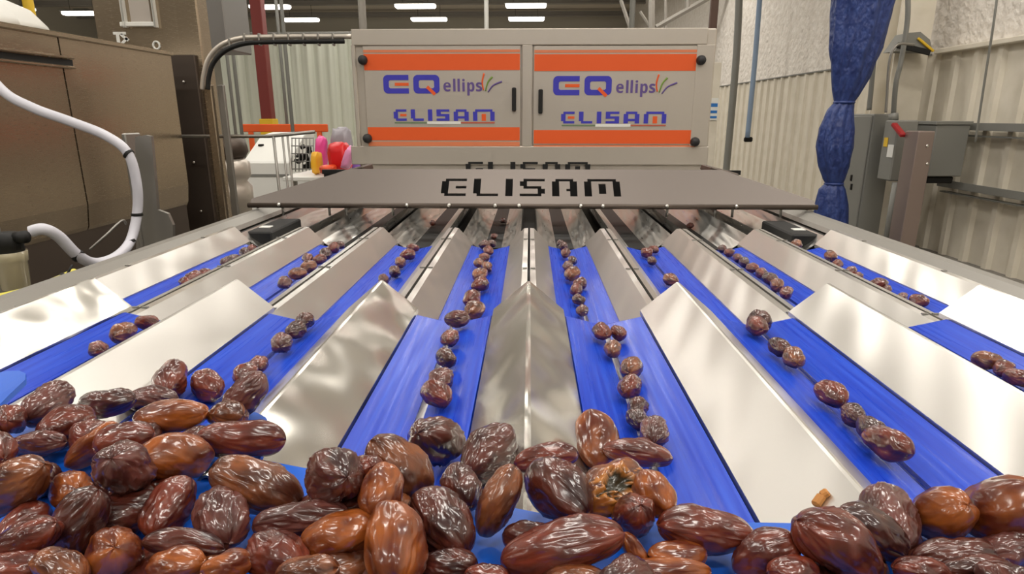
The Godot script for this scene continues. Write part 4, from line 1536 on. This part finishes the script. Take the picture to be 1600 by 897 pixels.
# centre, long axis, width, length (metres), colour kind, where
const HEAP := [
	[-0.3268,1.1117,-0.3797,0.0674,0.29,-0.9546,0.0253,0.0379,"P",0],
	[-0.3302,1.1138,-0.3514,0.6177,0.3123,0.7218,0.0195,0.0293,"R",0],
	[-0.2958,1.1082,-0.3551,0.5111,-0.0303,-0.859,0.0222,0.0333,"R",0],
	[-0.2983,1.1063,-0.3335,0.9934,0.1008,-0.0552,0.0156,0.0344,"P",0],
	[-0.3353,1.08,-0.446,0.9952,0.084,-0.0507,0.0235,0.0449,"D",0],
	[-0.3196,1.0665,-0.4792,0.9996,0,-0.0277,0.024,0.0415,"P",0],
	[-0.3245,1.0692,-0.516,-0.2959,0.2282,-0.9276,0.0303,0.0454,"R",0],
	[-0.2967,1.0598,-0.5251,0.777,-0.1105,0.6197,0.0273,0.0409,"R",0],
	[-0.195,1.1146,-0.3913,0.6369,0.7386,-0.2207,0.0239,0.0363,"P",0],
	[-0.2312,1.1114,-0.3613,0.9832,0.1674,-0.0733,0.0249,0.0481,"A",0],
	[-0.1982,1.1085,-0.3698,0.905,0.1923,0.3796,0.0203,0.0305,"B",0],
	[-0.1759,1.1083,-0.3395,0.9996,0,-0.0277,0.0228,0.0542,"R",0],
	[-0.1979,1.1142,-0.3081,0.5048,-0.4042,-0.7628,0.0281,0.0422,"A",0],
	[-0.2049,1.1281,-0.2746,0.2891,0.6742,0.6796,0.0272,0.0408,"P",0],
	[-0.2553,1.1131,-0.3219,0.7832,0.5936,-0.1849,0.0173,0.0391,"A",0],
	[-0.2639,1.1146,-0.2757,0.761,0.6198,-0.1915,0.0244,0.039,"B",0],
	[-0.2424,1.1092,-0.285,0.7483,0.3018,0.5907,0.0204,0.0306,"A",0],
	[-0.179,1.1106,-0.2684,0.0207,0.296,-0.955,0.0232,0.0347,"R",0],
	[-0.1398,1.1151,-0.2806,0.9296,-0.3612,0.0736,0.0278,0.0497,"B",0],
	[-0.1467,1.1132,-0.2554,0.5708,-0.0999,0.815,0.0246,0.0369,"P",0],
	[-0.2008,1.1093,-0.2654,0.5176,-0.223,-0.826,0.0217,0.0326,"D",0],
	[-0.2092,1.1165,-0.2439,0.5235,0.8177,-0.2394,0.0237,0.0392,"D",0],
	[-0.2197,1.1199,-0.2283,0.8438,0.511,-0.1639,0.0196,0.0314,"R",0],
	[-0.1837,1.1131,-0.2304,0.5501,0.6223,0.5568,0.0233,0.0349,"A",0],
	[-0.1535,1.1145,-0.2345,0.9965,-0.084,-0.0045,0.0132,0.0367,"D",0],
	[-0.1508,1.1132,-0.223,0.9832,0.1674,-0.0733,0.016,0.0248,"A",0],
	[-0.1275,1.1154,-0.221,0.7534,-0.1689,-0.6356,0.0136,0.0204,"A",0],
	[-0.1098,1.1117,-0.2308,0.844,0.0771,0.5308,0.0232,0.0347,"R",0],
	[-0.2153,1.1171,-0.2145,0.9832,0.1674,-0.0733,0.0161,0.0268,"R",0],
	[-0.1072,1.1153,-0.2531,0.9889,0.1342,-0.0643,0.017,0.0455,"P",0],
	[-0.0857,1.1158,-0.2408,0.9637,0.2496,-0.0953,0.0221,0.0343,"A",0],
	[-0.0579,1.1214,-0.2295,0.3087,-0.2546,0.9164,0.0271,0.0407,"A",0],
	[-0.0951,1.1269,-0.2686,0.5391,0.5015,0.6767,0.0277,0.0416,"D",0],
	[-0.0697,1.1267,-0.2614,0.0238,0.333,-0.9426,0.0197,0.0295,"A",0],
	[-0.0685,1.1178,-0.2964,0.661,-0.748,-0.0596,0.0289,0.0434,"B",0],
	[-0.066,1.0753,-0.399,0.3277,-0.6221,-0.711,0.0357,0.0535,"D",0],
	[-0.0247,1.0917,-0.3579,0.3887,0.1119,-0.9145,0.0337,0.0506,"D",0],
	[-0.0358,1.108,-0.292,0.4387,-0.1119,0.8916,0.0205,0.0308,"D",0],
	[-0.0412,1.1125,-0.2573,0.6737,-0.2825,0.6829,0.027,0.0405,"D",0],
	[-0.0141,1.1159,-0.27,0.4158,0.8739,-0.2518,0.0197,0.0375,"B",0],
	[0.0156,1.1163,-0.2774,0.6591,-0.0988,0.7455,0.0285,0.0427,"D",0],
	[0.0113,1.1043,-0.3285,0.9832,0.1674,-0.0733,0.0174,0.0378,"R",0],
	[0.0483,1.075,-0.4064,-0.0498,0.6156,-0.7865,0.0295,0.0443,"A",0],
	[0.0757,1.0756,-0.3858,0.9909,-0.1342,0.0095,0.0203,0.0476,"R",0],
	[0.0451,1.1114,-0.2896,0.7648,0.1274,-0.6316,0.0276,0.0414,"X",0],
	[0.064,1.1169,-0.2762,0.3727,-0.1761,0.9111,0.0186,0.0279,"A",0],
	[0.0509,1.1127,-0.2631,0.1298,0.8255,0.5493,0.0204,0.0307,"R",0],
	[0.084,1.1112,-0.2563,0.9949,-0.1008,0.0002,0.023,0.0448,"R",0],
	[0.016,1.1136,-0.2383,0.9637,0.2496,-0.0953,0.0251,0.056,"R",0],
	[-0.0004,1.1073,-0.2545,0.9012,0.3944,0.1798,0.0158,0.0237,"D",0],
	[0.0683,1.1079,-0.243,0.9996,0,-0.0277,0.0128,0.0267,"A",0],
	[0.0596,1.1068,-0.2329,0.9996,0,-0.0277,0.0129,0.0422,"A",0],
	[0.0499,1.1074,-0.2453,0.5794,-0.7899,0.2011,0.0094,0.0205,"A",0],
	[0.1057,1.1121,-0.2389,0.7319,0.6714,0.1165,0.021,0.0316,"R",0],
	[0.133,1.1224,-0.2318,0.8516,-0.511,0.1169,0.0257,0.0416,"R",0],
	[0.1552,1.1195,-0.2462,0.8694,-0.4821,0.1085,0.0225,0.0346,"D",0],
	[0.1762,1.1119,-0.2667,0.2442,0.2282,-0.9425,0.0267,0.04,"P",0],
	[0.2,1.1145,-0.2671,0.1123,0.7361,0.6675,0.0241,0.0362,"A",0],
	[0.2266,1.1186,-0.2665,0.2035,0.7126,0.6714,0.0307,0.046,"A",0],
	[0.1905,1.1101,-0.2429,0.9952,0.084,-0.0507,0.016,0.0372,"D",0],
	[0.2182,1.1093,-0.2477,0.8505,0.5248,0.0357,0.018,0.027,"P",0],
	[0.1942,1.1108,-0.232,0.9996,0,-0.0277,0.0132,0.0342,"D",0],
	[-0.0352,1.1055,-0.2356,0.9952,0.084,-0.0507,0.0149,0.0264,"D",0],
	[-0.0828,1.1256,-0.2797,0.473,0.5811,0.6623,0.0163,0.0245,"R",0],
	[0.1124,1.1148,-0.2248,0.9996,0,-0.0277,0.0135,0.0216,"R",0],
	[0.1672,1.1133,-0.2275,0.9857,-0.1674,0.0187,0.0136,0.0244,"R",0],
	[-0.0175,1.1068,-0.2281,0.9996,0,-0.0277,0.0111,0.0195,"R",0],
	[-0.1926,1.1196,-0.2118,0.9418,-0.3298,0.0646,0.0148,0.0237,"B",0],
	[-0.0905,1.1177,-0.2146,0.9832,0.1674,-0.0733,0.0159,0.0264,"B",0],
	[0.1449,1.1055,-0.2424,0.9091,0,0.4166,0.0211,0.0316,"B",1],
	[-0.2355,1.1067,-0.3343,0.1735,0,0.9848,0.0239,0.0359,"D",1],
	[-0.2079,1.1043,-0.3415,-0.3679,0,0.9299,0.0199,0.0299,"D",1],
	[-0.2397,1.1001,-0.2413,-0.7034,0,0.7108,0.0235,0.0352,"D",1],
	[-0.2784,1.1036,-0.3025,0.9775,0,0.2108,0.0214,0.0321,"D",1],
	[-0.0826,1.1059,-0.2799,-0.731,0,0.6823,0.0231,0.0347,"R",1],
	[-0.082,1.1026,-0.2325,-0.8425,0,0.5387,0.0224,0.0336,"B",1],
	[-0.1947,1.1007,-0.2902,0.8331,0,0.5531,0.0195,0.0293,"R",1],
	[0.1787,1.1036,-0.2159,-0.9181,0,0.3962,0.0206,0.0309,"B",1],
	[-0.2147,1.1015,-0.2948,-0.0543,0,0.9985,0.0207,0.031,"D",1],
	[-0.2692,1.1065,-0.3406,0.9067,0,0.4217,0.0238,0.0357,"R",1],
	[-0.0636,1.1055,-0.2683,0.1217,0,0.9926,0.0203,0.0305,"B",1],
	[-0.0379,1.1025,-0.218,-0.9783,0,0.2071,0.0192,0.0288,"D",1],
	[-0.2198,1.0973,-0.2264,-0.4149,0,0.9099,0.0192,0.0288,"R",1],
	[-0.1691,1.0991,-0.2343,0.7656,0,0.6433,0.0211,0.0317,"R",1],
	[-0.2538,1.1014,-0.2635,0.017,0,0.9999,0.0203,0.0305,"R",1],
	[-0.1609,1.1062,-0.3053,0.7969,0,0.6041,0.0202,0.0303,"D",1],
	[-0.1229,1.1006,-0.2145,-0.985,0,0.1727,0.0206,0.0309,"B",1],
	[0.0553,1.1039,-0.2199,0.9603,0,0.279,0.0194,0.029,"D",1],
	[-0.3316,1.1049,-0.336,0.9564,0,0.2919,0.0223,0.0334,"D",1],
	[-0.1961,1.0953,-0.2136,0.9964,0,0.085,0.0194,0.0292,"B",1],
	[-0.0997,1.107,-0.2997,-0.0353,0,0.9994,0.0224,0.0336,"D",1],
	[-0.1427,1.1014,-0.2325,0.5804,0,0.8143,0.0197,0.0296,"B",1],
	[-0.1056,1.1048,-0.2695,0.6447,0,0.7644,0.0207,0.031,"D",1],
	[0.1104,1.1033,-0.2114,0.9606,0,0.2778,0.0194,0.029,"B",1],
	[0.0197,1.104,-0.2226,-0.943,0,0.3328,0.0232,0.0348,"B",1],
	[-0.1959,1.0977,-0.2481,0.9736,0,0.2282,0.0222,0.0333,"R",1],
	[-0.0081,1.1026,-0.2107,0.9825,0,0.186,0.0196,0.0294,"D",1],
	[-0.2221,1.1003,-0.2626,0.6278,0,0.7784,0.0234,0.035,"B",1],
	[-0.0836,1.1009,-0.2086,-0.9606,0,0.2778,0.0205,0.0308,"B",1],
	[-0.2316,1.1045,-0.3012,0.403,0,0.9152,0.019,0.0286,"D",1],
	[-0.0596,1.103,-0.2318,-0.5465,0,0.8375,0.0229,0.0344,"D",1],
	[0.1253,1.1044,-0.228,0.2896,0,0.9572,0.0195,0.0292,"D",1],
	[0.0982,1.1164,-0.199,0.7598,0,0.6502,0.0201,0.0301,"R",1],
	[0.1471,1.1165,-0.1996,-0.084,0,0.9965,0.0197,0.0295,"B",1],
	[-0.0131,1.1154,-0.1952,-0.0828,0,0.9966,0.0235,0.0353,"R",1],
	[-0.1135,1.1136,-0.1987,0.7547,0,0.6561,0.0194,0.0291,"B",1],
	[0.0388,1.1172,-0.2099,-0.5577,0,0.83,0.0229,0.0343,"D",1],
	[-0.0825,1.1139,-0.1936,0.7541,0,0.6568,0.0212,0.0318,"D",1],
	[-0.302,1.1175,-0.3069,0.8523,0,0.523,0.0215,0.0323,"R",1],
	[-0.194,1.1084,-0.2009,0.6576,0,0.7534,0.0211,0.0317,"B",1],
	[0.0598,1.1164,-0.199,0.9772,0,0.2121,0.0193,0.0289,"D",1],
	[-0.232,1.1196,-0.3169,-0.7923,0,0.6102,0.0202,0.0303,"R",1],
	[0.1953,1.1173,-0.2109,0.4055,0,0.9141,0.0219,0.0328,"D",1],
	[-0.0328,1.1152,-0.1976,-0.3686,0,0.9296,0.0191,0.0286,"B",1],
	[0.1721,1.1165,-0.2,-0.4703,0,0.8825,0.0209,0.0314,"R",1],
]
const ROWS := [
	[-0.0828,1.0607,-0.543,-0.2781,-0.0495,0.9593,0.0223,0.0316,"P","near",-1],
	[-0.081,1.062,-0.5052,0.7177,-0.0292,0.6958,0.024,0.0341,"R","near",-1],
	[-0.0849,1.0588,-0.6009,0.6765,0.0455,0.735,0.0195,0.0277,"D","near",-1],
	[-0.0875,1.0583,-0.6596,-0.2049,-0.01,0.9787,0.0199,0.0282,"R","near",-1],
	[-0.0876,1.0592,-0.7251,0.9906,-0.0258,-0.1343,0.0217,0.0308,"P","near",-1],
	[-0.0865,0.9968,-0.9586,-0.4383,-0.0327,0.8983,0.0304,0.0432,"B","far",-1],
	[-0.0974,0.9956,-1.0342,-0.2576,0.0182,0.9661,0.031,0.044,"R","far",-1],
	[-0.0909,0.9948,-1.1232,-0.5613,0.0192,0.8274,0.0286,0.0406,"R","far",-1],
	[-0.0957,0.9937,-1.2016,-0.4815,-0.045,0.8753,0.0281,0.0399,"B","far",-1],
	[-0.0891,0.9934,-1.2737,0.2092,0.0254,0.9776,0.0248,0.0352,"B","far",-1],
	[-0.1061,0.9936,-1.301,0.5772,0.0053,0.8166,0.0227,0.0323,"B","far",-1],
	[-0.0997,0.9926,-1.3674,0.4611,0.0498,0.8859,0.0238,0.0338,"R","far",-1],
	[-0.0958,0.9922,-1.4404,0.2474,-0.0189,0.9687,0.025,0.0355,"R","far",-1],
	[-0.1094,0.9947,-1.5045,-0.6606,-0.0122,0.7506,0.0232,0.0329,"D","far",-1],
	[-0.0939,0.9901,-1.53,0.6596,0.031,0.751,0.0207,0.0293,"D","far",-1],
	[0.0985,1.0593,-0.4462,-0.1058,0.0241,0.9941,0.0239,0.0339,"P","near",1],
	[0.0913,1.0559,-0.4759,0.1874,-0.0138,0.9822,0.017,0.0241,"D","near",1],
	[0.0962,1.0553,-0.498,-0.546,0.0236,0.8375,0.017,0.0241,"D","near",1],
	[0.0949,1.0574,-0.5354,-0.5003,-0.0354,0.8651,0.0218,0.031,"R","near",1],
	[0.1026,1.0595,-0.5776,-0.2887,0.0074,0.9574,0.0222,0.0315,"B","near",1],
	[0.0848,1.0593,-0.685,0.243,-0.0372,0.9693,0.0205,0.029,"R","near",1],
	[0.104,1.0576,-0.6849,0.1898,0.0377,0.9811,0.0177,0.0252,"R","near",1],
	[0.0911,1.057,-0.6356,-0.1873,-0.0005,0.9823,0.0191,0.0271,"B","near",1],
	[0.0856,1.0574,-0.4223,-0.7552,0.0251,0.655,0.017,0.0242,"R","near",1],
	[0.0875,0.991,-0.9808,-0.2775,-0.0049,0.9607,0.0194,0.0275,"P","far",1],
	[0.0879,0.9915,-1.0415,0.3487,0.0028,0.9372,0.0205,0.029,"D","far",1],
	[0.0875,0.9932,-1.0973,-0.3528,0.028,0.9353,0.0236,0.0335,"R","far",1],
	[0.0973,0.9924,-1.1496,-0.5795,-0.0455,0.8137,0.0246,0.035,"R","far",1],
	[0.0848,0.9972,-1.2022,-0.2602,-0.0427,0.9646,0.0304,0.0431,"B","far",1],
	[0.0834,0.9936,-1.2835,-0.143,0.025,0.9894,0.0224,0.0318,"P","far",1],
	[0.097,0.9904,-1.3474,-0.1327,-0.0017,0.9912,0.0208,0.0295,"D","far",1],
	[0.0848,0.9936,-1.4077,-0.3129,-0.0109,0.9497,0.023,0.0327,"R","far",1],
	[0.0832,0.9932,-1.4908,-0.4878,0.0491,0.8716,0.0215,0.0305,"D","far",1],
	[0.0799,0.9929,-1.53,0.1012,-0.0061,0.9948,0.0193,0.0274,"D","far",1],
	[0.2704,1.0631,-0.4277,0.4841,0.0351,0.8743,0.0259,0.0368,"R","near",3],
	[0.2731,1.0594,-0.4565,0.1374,-0.0427,0.9896,0.0198,0.0281,"D","near",3],
	[0.2722,1.0589,-0.4828,0.0513,0.043,0.9978,0.0185,0.0262,"D","near",3],
	[0.269,1.062,-0.5159,0.2619,-0.0307,0.9646,0.023,0.0327,"R","near",3],
	[0.2721,1.0606,-0.6065,-0.1332,-0.0358,0.9904,0.0218,0.031,"B","near",3],
	[0.269,1.0606,-0.6348,0.4065,-0.023,0.9133,0.0202,0.0286,"D","near",3],
	[0.2804,1.0598,-0.7287,0.2363,0.0006,0.9717,0.0243,0.0345,"D","near",3],
	[0.269,1.0623,-0.7012,0.0217,0.0392,0.999,0.0236,0.0335,"R","near",3],
	[0.2741,0.9947,-1.1728,0.4855,0.0135,0.8741,0.025,0.0355,"B","far",3],
	[0.269,0.9938,-1.34,0.0964,-0.0214,0.9951,0.0206,0.0293,"D","far",3],
	[0.271,0.9952,-1.4165,0.4563,0.049,0.8884,0.0245,0.0347,"R","far",3],
	[0.2963,0.9921,-1.4638,0.701,-0.033,0.7124,0.0196,0.0279,"R","far",3],
	[0.472,1.0569,-0.6123,0.7198,0.0497,0.6924,0.0193,0.0274,"B","near",5],
	[0.4752,1.0554,-0.592,-0.9037,0.0434,0.426,0.0177,0.0251,"R","near",5],
	[0.4731,1.0555,-0.5718,0.5825,0.0224,0.8125,0.0171,0.0243,"R","near",5],
	[0.465,0.9919,-1.4828,-0.2005,-0.0434,0.9787,0.0198,0.0281,"D","far",5],
	[0.4669,0.9925,-1.4347,-0.6834,0.0002,0.7301,0.0219,0.0311,"R","far",5],
	[0.4681,0.9918,-1.3824,-0.0235,0.0466,0.9986,0.0212,0.0301,"R","far",5],
	[0.4679,0.9928,-1.3343,-0.1361,0.0318,0.9902,0.023,0.0327,"D","far",5],
	[0.4684,0.9922,-1.2832,0.3966,0.0507,0.9166,0.0222,0.0315,"R","far",5],
	[0.469,0.9929,-1.2362,-0.0793,0.0285,0.9964,0.0238,0.0338,"R","far",5],
	[0.469,0.9936,-1.1876,0.2966,-0.0231,0.9547,0.0252,0.0358,"D","far",5],
	[0.4654,0.9951,-1.1424,-0.2195,-0.0045,0.9756,0.0265,0.0376,"B","far",5],
	[0.4618,0.9944,-1.0873,-0.4509,-0.0267,0.8922,0.0232,0.0329,"R","far",5],
	[0.6587,0.9941,-1.5265,-0.1392,0.0366,0.9896,0.0261,0.037,"B","far",7],
	[0.6768,0.9957,-1.3895,-0.3089,0.0357,0.9504,0.0265,0.0376,"B","far",7],
	[0.6611,0.9918,-1.3222,-0.6467,-0.0483,0.7612,0.0227,0.0323,"R","far",7],
	[0.6588,0.9919,-1.258,-0.7692,-0.0423,0.6376,0.0217,0.0308,"R","far",7],
	[0.6635,0.9884,-1.2376,-0.1152,0.0237,0.9931,0.017,0.0241,"R","far",7],
	[0.6574,0.9947,-1.1519,0.9076,0.0127,-0.4197,0.0265,0.0376,"R","far",7],
	[0.6642,0.9885,-1.133,-0.4179,-0.0278,0.9081,0.0175,0.0249,"P","far",7],
	[0.6599,0.9901,-1.076,-0.6131,0.0032,0.79,0.0187,0.0266,"R","far",7],
	[0.6735,0.9928,-1.0506,0.6066,0.0045,0.795,0.0224,0.0317,"R","far",7],
	[-0.269,1.062,-0.6305,0.3487,0.0396,0.9364,0.0231,0.0327,"P","near",-3],
	[-0.269,1.0608,-0.6774,-0.3155,0.0238,0.9486,0.0205,0.0291,"D","near",-3],
	[-0.269,1.0604,-0.706,-0.3119,0.0421,0.9492,0.0199,0.0282,"D","near",-3],
	[-0.269,1.0617,-0.544,0.0969,0.0456,0.9942,0.0225,0.0319,"R","near",-3],
	[-0.269,1.0594,-0.5762,0.336,0.0173,0.9417,0.0177,0.0252,"R","near",-3],
	[-0.2834,0.9903,-1.1752,0.4284,-0.022,0.9033,0.0208,0.0295,"P","far",-3],
	[-0.2725,0.9946,-1.2259,0.4965,-0.0138,0.8679,0.024,0.0341,"D","far",-3],
	[-0.2773,0.9942,-1.3084,0.1645,0.0277,0.986,0.0255,0.0362,"B","far",-3],
	[-0.2747,0.9954,-1.3759,-0.7305,0.0292,0.6823,0.0267,0.0379,"R","far",-3],
	[-0.2803,0.9921,-1.4701,0.9569,0.0002,0.2903,0.0227,0.0323,"R","far",-3],
	[-0.4621,1.0618,-0.6602,-0.0123,0.0056,0.9999,0.0242,0.0344,"B","near",-5],
	[-0.459,1.0597,-0.7003,-0.9662,0.0447,0.2539,0.0184,0.0262,"R","near",-5],
	[-0.4606,1.059,-0.6164,0.8321,0.0005,0.5547,0.0177,0.0252,"R","near",-5],
	[-0.459,0.9957,-1.1254,-0.0478,0.0215,0.9986,0.0245,0.0347,"P","far",-5],
	[-0.459,0.9964,-1.191,-0.8115,0.0304,0.5836,0.0258,0.0366,"B","far",-5],
	[-0.459,0.997,-1.2533,-0.5419,-0.0497,0.839,0.027,0.0384,"B","far",-5],
	[-0.4895,0.9948,-1.3318,0.5115,-0.0159,0.8591,0.0234,0.0332,"R","far",-5],
	[-0.4612,0.9946,-1.3325,-0.4617,-0.0437,0.886,0.0234,0.0332,"R","far",-5],
	[-0.461,0.9964,-1.3772,0.1066,0.002,0.9943,0.0268,0.0381,"D","far",-5],
	[-0.4618,0.9968,-1.4379,-0.1376,-0.0247,0.9902,0.0279,0.0396,"R","far",-5],
	[-0.4671,0.9916,-1.5014,0.8277,0.0123,0.561,0.0204,0.0289,"D","far",-5],
	[-0.6619,0.9905,-1.1442,0.8013,-0.0271,0.5976,0.0205,0.029,"R","far",-7],
	[-0.6597,0.9936,-1.1724,-0.3728,-0.0367,0.9272,0.0255,0.0362,"R","far",-7],
	[-0.6567,0.9923,-1.2096,-0.2622,0.0278,0.9646,0.0215,0.0305,"R","far",-7],
	[-0.6591,0.9925,-1.309,-0.1095,-0.0363,0.9933,0.0231,0.0328,"D","far",-7],
	[-0.6618,0.9909,-1.3511,-0.6827,0.0335,0.7299,0.0212,0.0301,"D","far",-7],
	[-0.6531,0.9947,-1.3909,0.3894,0.0211,0.9208,0.0245,0.0347,"D","far",-7],
	[-0.6587,0.9923,-1.4381,0.013,0.0467,0.9988,0.0224,0.0319,"R","far",-7],
	[-0.0982,0.9738,-1.7272,-0.534,0.0032,0.8455,0.017,0.0241,"P","tray",-1],
	[-0.0835,0.9759,-1.9805,0.9494,0.0273,0.3129,0.017,0.0241,"D","tray",-1],
	[-0.301,0.9777,-1.918,-0.1057,-0.0253,0.9941,0.0184,0.0261,"R","tray",-3],
	[0.491,0.9775,-1.8985,-0.8901,-0.035,0.4544,0.018,0.0255,"R","tray",5],
]
